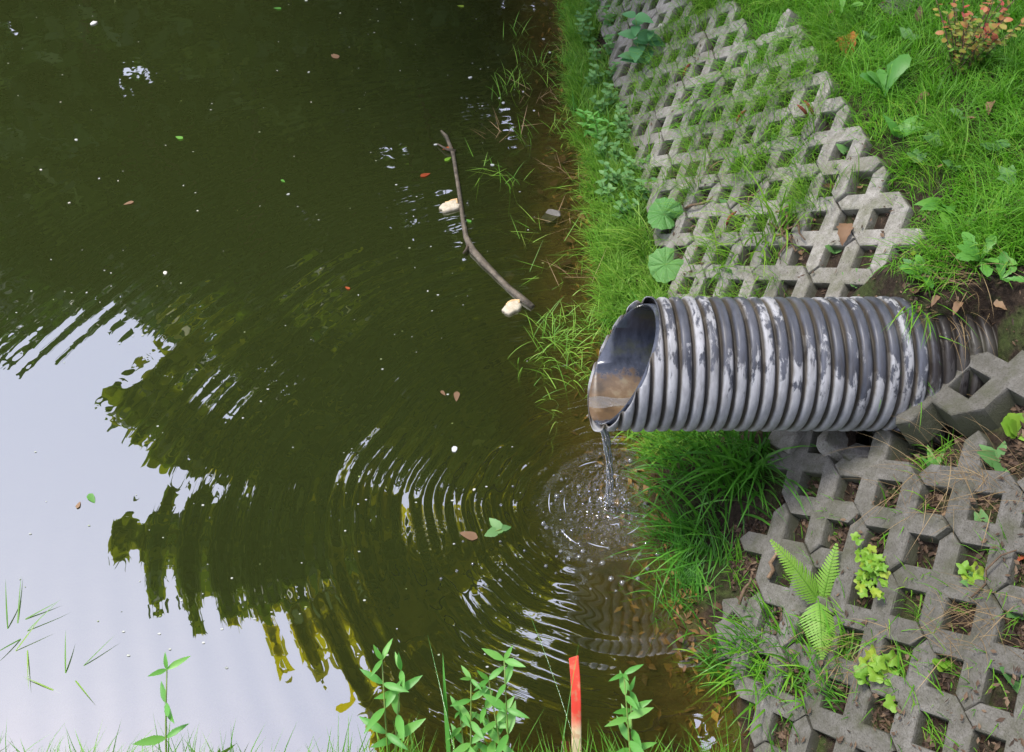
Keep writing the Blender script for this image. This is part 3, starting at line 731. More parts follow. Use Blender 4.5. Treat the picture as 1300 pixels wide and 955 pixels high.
# the floating branch
pp = [(560,166),(566,172),(575,195),(582,240),(588,280),(592,302),(600,318),(614,334),(630,350),(645,365),(660,377),(676,389)]
pts = [on_water(a, b, .006) for a, b in pp]
br = tag(empty('floating_branch', pts[6]), 'long bent brown branch floating on the pond', 'branch')
v, f = tube([p - pts[6] for p in pts], [.004, .008, .009, .011, .012, .014, .018, .015, .013, .013, .015, .013], 9, True, .5); link('stem', mesh('stem', v, f), M['wet_bark'], br)
for (a, b), (c, d) in [((578, 192), (556, 183)), ((596, 308), (588, 322))]:
    v, f = tube([on_water(a, b, .01) - pts[6], on_water((a + c) / 2, (b + d) / 2 + 2, .018) - pts[6], on_water(c, d, .012) - pts[6]], [.009, .007, .004], 6, True, .3); link('side_twig', mesh('side_twig', v, f), M['bark'], br)
# bread
def bread(px, py, L, W, rot, seed, lab):
    rg = np.random.default_rng(seed); n = 18; outl = []
    for i in range(n):
        a = 2 * math.pi * i / n; c, s = math.cos(a), math.sin(a); k = 1 / max(abs(c), abs(s)) ** .9 * (.74 + .36 * rg.random())
        outl.append((L / 2 * k * c, W / 2 * k * s))
    v = [(x, y, -.004) for x, y in outl] + [(x, y, .005 + .003 * rg.random()) for x, y in outl] + [(x * .86, y * .86, .010 + .005 * rg.random()) for x, y in outl] + [(x * .45, y * .45, .009 + .007 * rg.random()) for x, y in outl] + [(0, 0, .013)]
    f = []
    for k in range(3):
        for i in range(n): f.append((k * n + i, k * n + (i + 1) % n, (k + 1) * n + (i + 1) % n, (k + 1) * n + i))
    f += [(3 * n + i, 3 * n + (i + 1) % n, 4 * n) for i in range(n)]; f.append(tuple(range(n))[::-1])
    p = on_water(px, py, .004); root = tag(empty('bread_slice', p), lab, 'bread'); root.rotation_euler.z = rot
    o = link('crumb', mesh('crumb', v, f), M['bread'], root)
    seg = [(x * 1.02, y * 1.02, .009) for x, y in outl[:6]]
    v, f = tube(seg, .005, 6, True, .3); link('crust', mesh('crust', v, f), M['crust'], root)
bread(571, 263, .105, .070, .5, 3, 'torn white bread piece touching the middle of the floating branch')
bread(650, 392, .095, .060, .75, 8, 'torn white bread piece with a brown crust near the thick end of the branch')

# ------------------------------------------------------------------ grass
def in_frame(b, m=240):
    px, py = project(b); return (px > -m) & (px < 1300 + m) & (py > -m - 30) & (py < 955 + m + 60)
def scatter(n, xr, yr, cond):
    x = R.uniform(*xr, n); y = R.uniform(*yr, n); z = ground(x, y); b = np.stack([x, y, z], 1)
    return b[cond(x, y, z) & in_frame(b)]
def clumps(base, per, spread, L, W, lean, bend, az, azs, azin=.55):
    n = len(base); k = R.integers(per[0], per[1], n); i = np.repeat(np.arange(n), k); m = len(i)
    sp = R.uniform(.5, 1.4, n) * spread
    b = base[i].copy(); b[:, 0] += R.normal(0, 1, m) * sp[i]; b[:, 1] += R.normal(0, 1, m) * sp[i]; b[:, 2] = ground(b[:, 0], b[:, 1]) - .003
    Ls = R.uniform(*L, n)[i] * R.uniform(.45, 1.1, m); a = R.normal(az, azs, n)[i] + R.normal(0, azin, m)
    v, f, r = blades(b, Ls, R.uniform(*W, n)[i] * R.uniform(.7, 1.2, m), a, np.abs(R.normal(lean, .25, m)), R.uniform(*bend, m), 4)
    r = np.clip(np.repeat(np.clip(R.normal(.45, .2, n)[i] + R.normal(0, .16, m), 0, 1), 9), 0, 1)
    return v, f, r
def grass_clumps(name, base, per, spread, L, W, lean, bend, az, azs, mat, label):
    v, f, r = clumps(base, per, spread, L, W, lean, bend, az, azs)
    return tag(link(name, mesh(name, v, f, True, r), mat), label, 'grass', kind='stuff')
def grass_stuff(name, base, L, W, lean, bend, az, mat, label, K=4, sd=1.0):
    n = len(base)
    v, f, r = blades(base, R.uniform(*L, n), R.uniform(*W, n), az if az is not None else R.random(n) * 6.28, np.abs(R.normal(lean, .22, n)), R.uniform(*bend, n), K)
    return tag(link(name, mesh(name, v, f, True, r), mat), label, 'grass', kind='stuff')
def patchy(x, y, s, thr): return vnoise(x, y, s, 5) + .25 * vnoise(x, y, s * 3, 8) > thr
edge_py = [-60, 0, 60, 130, 190, 250, 300, 345, 400]; edge_px = [840, 905, 1000, 1082, 1130, 1180, 1205, 1190, 1130]
def lawn_c(x, y, z):
    px, py = project(np.stack([x, y, z], 1))
    return (px > np.interp(py, edge_py, edge_px) - np.interp(py, [0, 200, 270, 320], [60, 42, 16, 6]) - (30 + np.where(py < 150, 110, 0)) * R.random(len(x)) ** 3) & (z > .4) & (y > 1.75) & ((y > 1.93) | (x > 1.46)) & ((x > 1.20) | (y > 2.05))
b = scatter(15000, (1.0, 3.4), (1.75, 7.5), lawn_c)
grass_clumps('lawn_grass', b, (9, 22), .022, (.06, .19), (.0024, .0048), .6, (.5, 1.6), -2.4, 1.5, M['grass'], 'soft bright green grass covering the bank above the paving')
def fringe_c(x, y, z):
    d = x - x0(y); lim = np.interp(y, [2.0, 3, 5, 8], [.20, .17, .16, .2])
    return (d > -.02 - .05 * (vnoise(x, y, 11, 9) > .1)) & (d < lim + .09 * vnoise(x, y, 6, 3)) & (y > 2.05) & ((vnoise(x, y, 10, 12) > -.32) | (d > .12))
b = scatter(16000, (-.1, 1.0), (2.05, 8), fringe_c)
grass_clumps('fringe_grass', b, (7, 20), .02, (.06, .19), (.0028, .006), .5, (.4, 1.6), math.pi, 1.3, M['fringe'], 'pale green grass fringe between the paving and the pond')
b = scatter(230, (-.1, 1.0), (2.2, 7), lambda x, y, z: (x - x0(y) > -.06) & (x - x0(y) < .16))
grass_clumps('waterline_grass', b, (4, 12), .018, (.14, .30), (.003, .007), .55, (.5, 1.7), math.pi, .9, M['dark_grass'], 'longer dark grass blades arching from the bank over the far waterline')
b = scatter(160, (-.1, 1.2), (2.2, 7), lambda x, y, z: (x - x0(y) > -.02) & (x - x0(y) < .5))
grass_clumps('thatch', b, (4, 14), .03, (.08, .22), (.0014, .003), 1.0, (.2, 1.2), math.pi, 1.6, M['straw'], 'dead straw thatch caught in the grass fringe and on the far paving')
def cell_c(x, y, z):
    return (x - x0(y) > .2) & (y > 2.15) & patchy(x, y, 3.3, np.interp(y, [2.1, 3, 4.5], [.26, .02, -.2])) & (z < zc(y) + .1)
b = scatter(3600, (.3, 1.5), (2.1, 8), cell_c)
grass_clumps('cell_grass', b, (8, 26), .022, (.10, .30), (.0026, .005), .55, (.4, 1.5), -2.3, .9, M['fringe'], 'thin grass growing through the cells of the far paving')
def near_c(x, y, z): return (y < .90) & (x < .75) & (z < .8)
b = scatter(1900, (-2.2, .8), (.35, .90), near_c)
grass_clumps('near_bank_grass', b, (5, 16), .025, (.10, .26), (.003, .006), .5, (.3, 1.4), 1.57, 1.2, M['grass'], 'green grass on the near bank at the foot of the picture')
def toe_c(x, y, z):
    d = x - x0(y); return (d > -.02) & (d < .2) & (y > 1.0) & (y < 1.9) & patchy(x, y, 7, -.05)
b = scatter(420, (.4, 1.0), (1.0, 1.9), toe_c)
grass_clumps('toe_grass', b, (5, 16), .02, (.06, .2), (.003, .006), .55, (.4, 1.5), 2.8, 1.2, M['dark_grass'], 'short dark grass along the wet foot of the near slope')
def ncell_c(x, y, z): return (x - x0(y) > .12) & (y > .75) & (y < 1.62) & patchy(x, y, 8, .12) & (x < 1.6)
b = scatter(420, (.7, 1.6), (.75, 1.62), ncell_c)
grass_clumps('near_cell_grass', b, (5, 18), .014, (.04, .14), (.002, .0045), .5, (.3, 1.5), -2.0, 2.0, M['grass'], 'short grass sprouting from the cells of the near paving')
def hole_c(x, y, z):
    e = ((x - 1.33) / .20) ** 2 + ((y - 1.88) / .21) ** 2
    return (y > 1.90 + .05 * R.random(len(x))) & (y < 2.15) & (x > 1.14) & (x < 1.6)
b = scatter(5000, (1.1, 1.8), (1.6, 2.4), hole_c)
grass_stuff('hollow_grass', b, (.06, .15), (.0025, .005), .7, (.6, 1.5), R.normal(-2.0, .9, len(b)), M['grass'], 'grass overhanging the earth hollow at the inner end of the pipe')

def tuft(px, py, n, L, W, mat, label, spread=.03, az=None, azs=1.6, lean=.35, bend=(.6, 1.7), paved=False, water=False, K=6, group='single grass tufts', dz=-.0, cat='grass', name='grass_tuft'):
    c = on_water(px, py, -.004) if water else hit(px, py, paved=False)
    b = np.stack([R.normal(0, spread, n), R.normal(0, spread, n), np.zeros(n)], 1)
    if not water: b[:, 2] = np.clip(ground(b[:, 0] + c.x, b[:, 1] + c.y) - c.z, -.1, .1) - .004
    a = R.random(n) * 6.28 if az is None else R.normal(az, azs, n)
    v, f, r = blades(b, R.uniform(*L, n), R.uniform(*W, n), a, np.abs(R.normal(lean, .2, n)), R.uniform(*bend, n), K)
    o = link(name, mesh(name, v, f, True, r), M[mat]); o.location = (c.x, c.y, c.z + dz)
    return tag(o, label, cat, group)
LFT = math.pi
tuft(905, 590, 150, (.14, .34), (.005, .010), 'dark_grass', 'lush dark green grass clump hanging below the pipe over the water', .07, -2.6, 1.1, .5)
tuft(948, 610, 130, (.22, .44), (.008, .013), 'dark_grass', 'broad-bladed dark green grass clump under the middle of the pipe', .05, -2.2, 1.2, .35)
tuft(862, 612, 60, (.10, .24), (.004, .008), 'dark_grass', 'small dark grass clump trailing towards the splash', .05, LFT, .8, .7)
tuft(885, 690, 70, (.14, .32), (.004, .008), 'dark_grass', 'grass clump arching over the bubbles at the water edge', .05, LFT, .8, .55)
tuft(872, 770, 40, (.10, .22), (.003, .006), 'dark_grass', 'sparse grass clump standing in the shallows beside the sunken wet block', .05, 2.6, 1.2, .4)
tuft(960, 835, 110, (.10, .22), (.005, .009), 'grass', 'bright grass clump in front of the fern on the near slope', .05, -2.2, 1.4, .4)
tuft(1010, 865, 70, (.10, .2), (.005, .009), 'grass', 'broad grass clump at the foot of the fern', .04, -2.0, 1.4, .4)
tuft(1165, 745, 70, (.06, .13), (.004, .007), 'lime_grass', 'small arching lime green grass clump between the two lime leaf plants', .015, -.3, 1.4, .4)
tuft(1095, 805, 55, (.08, .18), (.003, .006), 'grass', 'thin grass clump in a cell of the near paving mixed with straw', .04, -2.0, 1.4, .6)
tuft(1060, 655, 45, (.06, .13), (.003, .005), 'grass', 'short grass clump in the cell above the lime leaf plant', .03, -2, 1.6, .5)
tuft(1140, 662, 45, (.06, .14), (.004, .007), 'grass', 'bushy grass clump in the cell beside the straw on the near paving', .03, -2, 1.6, .5)
tuft(1145, 880, 45, (.08, .16), (.003, .006), 'grass', 'grass clump low on the near paving by the round leaf plant', .04, -2, 1.6, .5)
tuft(1235, 868, 35, (.06, .14), (.003, .006), 'grass', 'wispy grass clump on the near paving below the toothed leaf seedling', .04, -2, 1.6, .6)
tuft(975, 310, 48, (.2, .40), (.006, .010), 'lime_grass', 'tall arching yellow-green grass clump rooted in the litter on the paving', .03, -2.6, .9, .35, (.8, 1.7))
tuft(935, 330, 30, (.14, .30), (.005, .009), 'lime_grass', 'spreading yellow-green grass clump beside the tall one on the paving', .05, -2.8, .9, .6, (.7, 1.5))
tuft(822, 320, 75, (.15, .34), (.005, .009), 'fringe', 'long-bladed grass clump leaning over the water next to the round leaves', .03, LFT, .6, .45, (.7, 1.5))
tuft(790, 365, 55, (.08, .2), (.004, .007), 'fringe', 'grass clump right behind the pipe mouth', .05, LFT, 1.0, .5)
for px, py in [(905, 110), (925, 125), (890, 140)]:
    tuft(px, py, 90, (.14, .32), (.003, .006), 'grass', 'fine long grass clump lying down the middle of the far paving', .06, -2.2, .5, .8, (.5, 1.2), group='clumps on the far paving')
tuft(1000, 120, 60, (.1, .24), (.003, .006), 'grass', 'fine grass clump at the lawn edge of the far paving', .06, -2.2, .6, .8, (.5, 1.2))
for i, (px, py, n, w) in enumerate([(700, 425, 30, 1), (728, 440, 34, 1), (690, 455, 22, 1), (735, 480, 26, 1), (715, 400, 24, 1), (752, 420, 30, 1), (700, 505, 12, 1)]):
    tuft(px, py, n, (.06, .17), (.003, .005), 'fringe', 'sprig of pale grass standing in the shallows before the pipe mouth', .045, None, 1, .75, (.4, 1.3), water=True, K=5, group='grass sprigs in the shallows at the mouth')
for i, (px, py) in enumerate([(673, 78), (648, 105), (662, 112), (690, 85), (640, 122), (700, 110), (655, 45), (710, 165), (672, 180), (650, 235)]):
    tuft(px, py, 9, (.07, .18), (.003, .006), 'fringe', 'thin grass shoots standing in the shallow far water', .04, None, 1, .5, (.2, 1.2), water=True, K=4, group='grass shoots in the far shallows')
for i, (px, py) in enumerate([(715, 60), (700, 75), (725, 100), (690, 125), (720, 150), (730, 185), (705, 215), (735, 235), (740, 265), (715, 280), (745, 320), (690, 345), (735, 350), (620, 215), (668, 300), (640, 170)]):
    tuft(px, py, 14, (.06, .20), (.002, .005), 'straw' if i % 3 == 0 else 'fringe', 'limp weed strands trailing on the brown shallows along the far bank', .05, None, 1, 1.35, (-.05, .25), water=True, K=4, group='weed strands in the shallows', cat='weed', name='water_weed')
tuft(25, 800, 7, (.10, .22), (.004, .006), 'fringe', 'grass blades lying on the reflected sky near the bottom corner', .03, .6, 1.2, 1.25, (.05, .25), water=True, K=4)
tuft(85, 865, 4, (.07, .16), (.004, .006), 'fringe', 'few grass blades floating flat on the reflected sky close to the near bank', .03, .6, 1.6, 1.3, (.05, .2), water=True, K=4)
for i, (px, py, n, L, az, lab) in enumerate([
    (1235, 800, 55, (.12, .24), -2.7, 'bundle of dry straw lying over the near blocks below the seedling'),
    (1190, 612, 45, (.18, .36), -2.75, 'long dry straw bundle trailing from the broken chunks across the near paving'),
    (1255, 628, 45, (.14, .28), -2.9, 'dry straw spread over the uppermost near blocks'),
    (1090, 840, 55, (.08, .17), -2.6, 'dry straw mixed with grass in a lower cell of the near paving'),
    (1185, 455, 45, (.16, .34), -1.9, 'strands of grass and straw hanging across the pipe by the hollow'),
    (905, 220, 24, (.15, .3), -2.4, 'dry straw strand lying on the far paving'),
    (1220, 395, 45, (.10, .2), -2.8, 'yellow dry straw rim along the top of the earth hollow')]):
    o = tuft(px, py, int(n * 1.3), (L[0] * .5, L[1] * .75), (.001, .0022), 'straw', lab, .04, az, .8, 1.05, (.2, 1.3), group='dry straw bundles', cat='straw', name='dry_straw', dz=.05)
tuft(1140, 470, 40, (.12, .26), (.003, .005), 'grass', 'green grass strands hanging over the pipe where it meets the bank', .03, -1.9, .5, .9, (.5, 1.2), dz=.12)

# ------------------------------------------------------------------ leafy plants
def leafy(name, px, py, label, stems, leafmesh, mat, group=None, cat='plant', water=False, stem_r=.003, loc=None):
    """stems: list of (tip offset, [(s along stem, azimuth, size, pitch)])"""
    c = loc if loc is not None else (on_water(px, py) if water else hit(px, py))
    root = tag(empty(name, c), label, cat, group)
    for tip, leaves in stems:
        tip = Vector(tip); mid = tip * .5 + Vector((0, 0, tip.length * .08))
        def pt(s): return (mid * 2 * s * (1 - s)) + tip * s * s
        v, f = tube([pt(s) for s in np.linspace(0, 1, 6)], [stem_r * (1 - .5 * s) for s in np.linspace(0, 1, 6)], 6)
        link('stem', mesh('stem', v, f), M['stem'], root)
        for s, az, size, pitch in leaves:
            d = Vector((math.cos(az) * math.cos(pitch), math.sin(az) * math.cos(pitch), math.sin(pitch)))
            nrm = Vector((-.15, -.35, 1)) + Vector((R.random() - .5, R.random() - .5, 0)) * .3
            o = link('leaf', leafmesh if not isinstance(leafmesh, list) else leafmesh[int(R.integers(len(leafmesh)))], M[mat], root)
            o.matrix_local = Matrix.Translation(pt(s)) @ frame(d, nrm).to_4x4() @ Matrix.Scale(size, 4)
    return root
def pairs(n, s0, s1, size0, size1, pitch=.25, turn=1.57, alt=False, a0=None):
    out = []; a = R.random() * 3 if a0 is None else a0
    for i in range(n):
        s = s0 + (s1 - s0) * i / max(n - 1, 1); z = size0 + (size1 - size0) * i / max(n - 1, 1)
        for k in range(1 if alt else 2): out.append((s, a + math.pi * k + (R.random() - .5) * .4, z * (.85 + .3 * R.random()), pitch + (R.random() - .5) * .3))
        a += turn if not alt else 2.4
    return out
L_net = [mesh('nettle_leaf', *leaf(1, .62, OVATE, 14, .18, .5, .06)) for _ in range(1)]
L_lan = [mesh('lance_leaf', *leaf(1, .26, LANCE, 8, .3, .45)), mesh('lance_leaf', *leaf(1, .30, LANCE, 8, .25, .2))]
L_ovt = [mesh('small_leaf', *leaf(1, .6, OVATE, 8, .2, .35, .05)), mesh('small_leaf', *leaf(1, .7, OVATE, 8, .1, .25, .04))]
L_map = [mesh('maple_leaf', *leaf(1, .95, MAPLE, 16, .12, .3))]
L_rnd = [mesh('round_leaf', *leaf(1, .95, ROUND, 8, .12, .25, .03, .03)), mesh('round_leaf', *leaf(1, 1.05, ROUND, 9, -.06, .3, .05, .04))]
def lobed(nl, depth, seed):
    n = 24; v = [(.42, 0, 0)]; f = []
    for ring, rr in enumerate((.5, 1.0)):
        for i in range(n):
            a = 2 * math.pi * i / n; k = rr * (1 - depth + depth * math.cos(nl * a) * rr) * (1 - .55 * math.exp(-(min(abs(a - math.pi), 9) / .35) ** 2)) * (1 + .05 * math.sin(i * 2.7 + seed))
            x, y = .55 * k * math.cos(a), .55 * k * math.sin(a); v.append((.42 + x, y, -.18 * rr * rr * abs(math.cos(a)) + .22 * abs(y) + .05 * math.sin(a * 3 + seed) * rr))
    f += [(0, 1 + i, 1 + (i + 1) % n) for i in range(n)] + [(1 + i, 1 + n + i, 1 + n + (i + 1) % n, 1 + (i + 1) % n) for i in range(n)]
    return mesh('lobed_leaf', v, f)
L_lob = [lobed(5, .22, 1), lobed(5, .16, 2.5), lobed(3, .2, 4)]
L_dan = [mesh('rosette_leaf', *leaf(1, .34, SPAT, 12, .25, .8, .03, .03)), mesh('rosette_leaf', *leaf(1, .36, LOBED, 14, .25, .7))]
L_dock = [mesh('dock_leaf', *leaf(1, .40, OVATE, 12, .22, .6, .02, .04))]

leafy('nettle', 812, 98, 'tall nettle with broad bluish green leaves growing from the far paving', [((-.06, -.03, .36), pairs(5, .3, 1, .14, .09, .05)), ((.03, -.05, .28), pairs(4, .35, 1, .12, .07, .05))], L_net, 'nettle')
for i, (px, py, tall) in enumerate([(762, 185, .20), (750, 172, .16)]):
    leafy('leafy_herb', px, py, 'slender herb with narrow pale leaves at the grassy waterline beside the far paving', [((-.05, -.03, tall), pairs(6, .2, 1, .085, .05, .35)), ((.03, -.04, tall * .8), pairs(5, .25, 1, .075, .045, .35))], L_lan, 'near_herb', 'herbs at the far waterline')
for i, (px, py) in enumerate([(775, 75), (768, 110), (785, 215), (800, 245), (770, 40), (750, 120), (795, 185), (745, 60), (760, 20), (755, 90), (778, 140), (790, 165), (765, 205), (805, 225), (780, 245), (815, 262), (770, 260), (790, 285), (740, 40), (765, 150)]):
    leafy('leafy_herb', px, py, 'low herb with small pale leaves in the grass fringe of the far paving', [((R.normal(0, .03) - .02, R.normal(0, .03), .11 + .05 * R.random()), pairs(4, .3, 1, .05, .03, .3)) for _ in range(3)], L_ovt, 'butterbur', 'low herbs in the far fringe')

def butterbur(px, py, size, tilt, az, label, h):
    c = hit(px, py); root = tag(empty('butterbur', c), label, 'plant', 'round-leaved plants by the water')
    n = 26; v = [(0, 0, 0)]; f = []
    for ring, rr in enumerate((.35, .7, 1.0)):
        for i in range(n):
            a = 2 * math.pi * i / n; k = rr * (1 - .62 * math.exp(-(min(a, 2 * math.pi - a) / .30) ** 2)) * (1 + (.05 * math.sin(i * 2.9) + .07 * math.sin(i * .7 + px) if ring == 2 else 0))
            x, y = k * math.cos(a), k * math.sin(a) * .92
            v.append((-x, y, -.22 * rr * rr + .045 * rr * math.cos(a * 7 + px) * (ring > 0) + .34 * abs(y) + .10 * rr * math.sin(a * 2 + py)))
    f += [(0, 1 + i, 1 + (i + 1) % n) for i in range(n)]
    for r_ in range(2):
        for i in range(n): f.append((1 + r_ * n + i, 1 + (r_ + 1) * n + i, 1 + (r_ + 1) * n + (i + 1) % n, 1 + r_ * n + (i + 1) % n))
    tip = Vector((math.cos(az) * .05, math.sin(az) * .05, h))
    vs, fs = tube([(0, 0, -.01), tip * .55 + Vector((.01, 0, 0)), tip], [.005, .0045, .004], 7); link('stem', mesh('stem', vs, fs), M['stem'], root)
    o = link('leaf', mesh('butterbur_leaf', v, f), M['round_leaf'], root)
    o.matrix_local = Matrix.Translation(tip) @ frame((math.cos(az), math.sin(az), -tilt), (-.75, -.15 - tilt, 1)).to_4x4() @ Matrix.Scale(size, 4)
butterbur(852, 300, .085, .1, 2.5, 'plant with one big pale round leaf above its twin at the paving edge', .10)
butterbur(856, 348, .082, .75, 3.5, 'plant with one big round leaf drooping just beyond the pipe', .07)

def ground_is_lawn(px, py): return py < 385 and px > np.interp(py, edge_py, edge_px)
def rosette(px, py, n, L, label, group=None, ml=L_dan, mat='herb', up=.75, a0=None, aspan=6.28):
    c = hit(px, py) + Vector((0, 0, .035 if ground_is_lawn(px, py) else 0)); root = tag(empty('rosette_plant', c), label, 'plant', group)
    for i in range(n):
        az = (R.random() * 6.28 if a0 is None else a0) + aspan * (i / n) + (R.random() - .5) * .5; pit = up + (R.random() - .5) * .5; s = L * (.75 + .45 * R.random())
        o = link('leaf', ml[int(R.integers(len(ml)))], M[mat], root)
        o.matrix_local = frame((math.cos(az) * math.cos(pit), math.sin(az) * math.cos(pit), math.sin(pit)), Vector((-.2 - .5 * math.cos(az), -.4 - .5 * math.sin(az), 1))).to_4x4() @ Matrix.Scale(s, 4)
rosette(1118, 135, 8, .15, 'rosette of long upright crinkled leaves in the lawn above the paving', ml=[L_dan[0]], up=1.0)
rosette(1135, 185, 8, .09, 'low broad-leaved rosette where the lawn meets the paving', ml=L_dock)
rosette(1195, 275, 4, .11, 'single drooping broad leaf beside the last grid block', ml=L_dock, up=.5, a0=3.6, aspan=1.2)
rosette(1238, 345, 9, .095, 'large lobed dandelion rosette on the lawn above the hollow', ml=[L_dan[1]])
rosette(1170, 352, 6, .075, 'small lobed dandelion rosette against the lower blocks beyond the pipe', ml=[L_dan[1]])
rosette(1262, 372, 5, .07, 'dandelion rosette at the lip of the earth hollow', ml=[L_dan[1]])
rosette(1240, 85, 5, .10, 'blue-green leaf rosette under the red shrub', mat='nettle', ml=L_dock)
rosette(1065, 30, 4, .14, 'upright pale leaf rosette beside the orange leaf', ml=[L_dan[0]], up=1.1, mat='butterbur')
for px, py in [(1180, 195), (1215, 160), (1160, 215), (1275, 240), (1205, 225), (1255, 200), (1100, 60), (1150, 60)]:
    rosette(px, py, 5, .05, 'small broad-leaved weed in the lawn', 'weeds in the lawn', L_ovt, 'herb', .5)
for px, py in [(905, 105), (860, 60), (945, 200), (985, 185), (925, 265), (1020, 215), (1010, 270), (1060, 320), (980, 60), (880, 30), (955, 90), (1075, 195), (935, 350), (1100, 355), (1085, 360), (1165, 350)]:
    rosette(px, py, 5, .055, 'small bright green weed in a cell of the far paving', 'weeds in the far paving', L_ovt, 'lime_leaf', .6)
for px, py, L, lab, mt, ml in [
    (1185, 598, .075, 'small pointed-leaf herb on the straw between the chunks and the paving', 'herb', L_lan), (1268, 588, .06, 'two-leaved seedling in the top cell below the tilted block', 'herb', L_ovt),
    (1250, 672, .05, 'tiny upright seedling standing in a litter-filled cell', 'herb', L_ovt), (1195, 838, .055, 'toothed lime and dark leaf seedling low on the near paving', 'lime_leaf', L_lob),
    (1292, 548, .05, 'clover-like lime green sprig beside the tilted block', 'lime_leaf', L_rnd), (1290, 775, .05, 'green sprig in the cell beyond the straw bundle', 'herb', L_ovt),
    (1288, 862, .06, 'bright seedling at the lowest cell of the near paving', 'lime_leaf', L_ovt), (1150, 606, .045, 'little green sprout beneath the square-faced broken piece', 'herb', L_ovt),
    (1240, 745, .05, 'green shoot under a bent twig in a deep cell', 'herb', L_ovt), (960, 790, .045, 'small round-leaved sprout on the wet block below the fern', 'herb', L_rnd)]:
    rosette(px, py, 6, L, lab, 'seedlings on the near paving', ml, mt, .6)
leafy('maple_seedling', 1218, 735, 'three-leaved lime green maple seedling over a red leaf', [((.0, -.02, .06), [(1, .3, .042, .2), (1, 2.5, .04, .2), (1, -1.4, .042, .0), (.8, 4.0, .03, .0)])], L_lob, 'lime_leaf')
root_leaves = []
leafy('lime_leaf_plant', 1100, 748, 'bushy lime green plant with rounded lobed leaves beside the fern', [((R.normal(0, .04), R.normal(.0, .04), .03 + .09 * R.random()), [(1, R.random() * 6.28, .030, .1), (.95, R.random() * 6.28, .028, .1), (.7, R.random() * 6.28, .024, .2)]) for _ in range(30)], L_lob, 'lime_leaf', stem_r=.0015)
leafy('round_leaf_plant', 1100, 880, 'low plant with broad round green leaves at the bottom of the near paving', [((R.normal(0, .03), R.normal(.02, .03), .07 + .04 * R.random()), [(1, R.random() * 6.28, .045, .1), (.9, R.random() * 6.28, .04, .1)]) for _ in range(11)], L_lob, 'herb')
leafy('floating_sprig', 626, 676, 'green leafy sprig floating on the rippled water', [((.03, .01, .006), [(.2, .5, .055, .1), (.9, 2.4, .06, .25), (1, 0.2, .035, .1), (.5, 3.6, .05, .05)])], L_ovt, 'herb', water=True)

# fern
def frond_mesh(L, npair=22, wmax=.24, curl=.6):
    A = Acc()
    def pt(s):
        n = 10; x = z = 0
        for i in range(n):
            t_ = -curl * (s * (i + .5) / n) ; x += math.cos(t_) * L * s / n; z += math.sin(t_) * L * s / n
        return Vector((x, 0, z)), Vector((math.cos(curl * s), 0, -math.sin(curl * s)))
    A.add(*tube([pt(s)[0] for s in np.linspace(0, 1, 12)], [.0026 * (1 - .85 * s) for s in np.linspace(0, 1, 12)], 5), .1)
    for i in range(npair):
        s = .10 + .89 * i / (npair - 1); p, d = pt(s)
        ln = L * wmax * min(1, .6 + (s - .10) * 2.2) * (1 - max(0, s - .22) / .80) ** .9 + .003
        for sg in (1, -1):
            dirv = (Vector((0, sg, 0)) * .9 + d * .42 + Vector((0, 0, -.10 + .12 * (R.random() - .5)))).normalized(); up = Vector((d.z * -1, 0, d.x))
            v, f = leaf(ln * (.93 + .12 * R.random()), L * .89 / npair * .86, ([0, .1, .5, .85, 1], [.75, 1, .85, .5, .05]), 9, .12, .35, .2)
            A.add(put(v, frame(dirv, up), p), f, .2 + .5 * s + .2 * R.random())
    return A.mesh('frond')
def img_dir(r, u, t): return Vector((r, u * .707 - t * .707, u * .707 + t * .707))     # right, up and toward the viewer's side
fern = tag(empty('fern', hit(1040, 775) + Vector((0, 0, .02))), 'light green fern with feathery fronds rooted between near grid blocks', 'fern')
def frond(L, axis, nrm, curl, npair, w):
    o = link('frond', frond_mesh(L, npair, w, curl), M['fern'], fern); o.matrix_local = frame(axis, nrm).to_4x4()
frond(.25, img_dir(-.55, .85, .35), img_dir(.35, .1, 1), .5, 26, .21)
frond(.19, img_dir(.08, .95, .3), img_dir(-.6, .0, 1), .4, 18, .24)
frond(.17, img_dir(-.2, -.75, 1.0), img_dir(-.1, .8, .6), .7, 20, .42); fern.children[-1].location = (-.02, 0, .045)
frond(.10, img_dir(.9, .3, .4), img_dir(0, .3, 1), .6, 14, .26)

# plants rising from the near bank
def near_plant(px_tip, py_tip, reach, base, label, n=6, size=.09, stems=3):
    tipz = reach; d = ray(px_tip, py_tip); t = (H - tipz) / -d[2]; tip = Vector((d[0] * t, d[1] * t, tipz))
    b = Vector((tip.x + base, .82, float(ground(tip.x + base, .82)) - .005))
    st = []
    for k in range(stems):
        off = tip - b + Vector((R.normal(0, .06), R.normal(-.03, .03), -.07 * k)) if k else tip - b
        lv = pairs(n, .5, 1, size, size * .75, .35)
        lv += [(1, R.random() * 6.28, size * .6, .9)]
        st.append((off, lv))
    return leafy('leafy_herb', 0, 0, label, st, L_lan, 'near_herb', 'tall herbs on the near bank', loc=b, stem_r=.0035)
near_plant(485, 838, .34, .03, 'pointed-leaf herb on the near bank below the rippled reflections', 4, .085, 2)
near_plant(640, 838, .38, .02, 'bushy pointed-leaf herb on the near bank beside the red stick and reed', 4, .08, 3)
near_plant(598, 862, .32, .0, 'shorter green herb with pointed leaves joined to the bushy one on the near bank', 4, .07, 2)
near_plant(792, 856, .28, .02, 'pointed-leaf herb on the near bank between the red stick and the paving', 4, .075, 2)
near_plant(212, 850, .30, .02, 'lone green herb on the near bank under the reflected sky', 3, .08, 1)
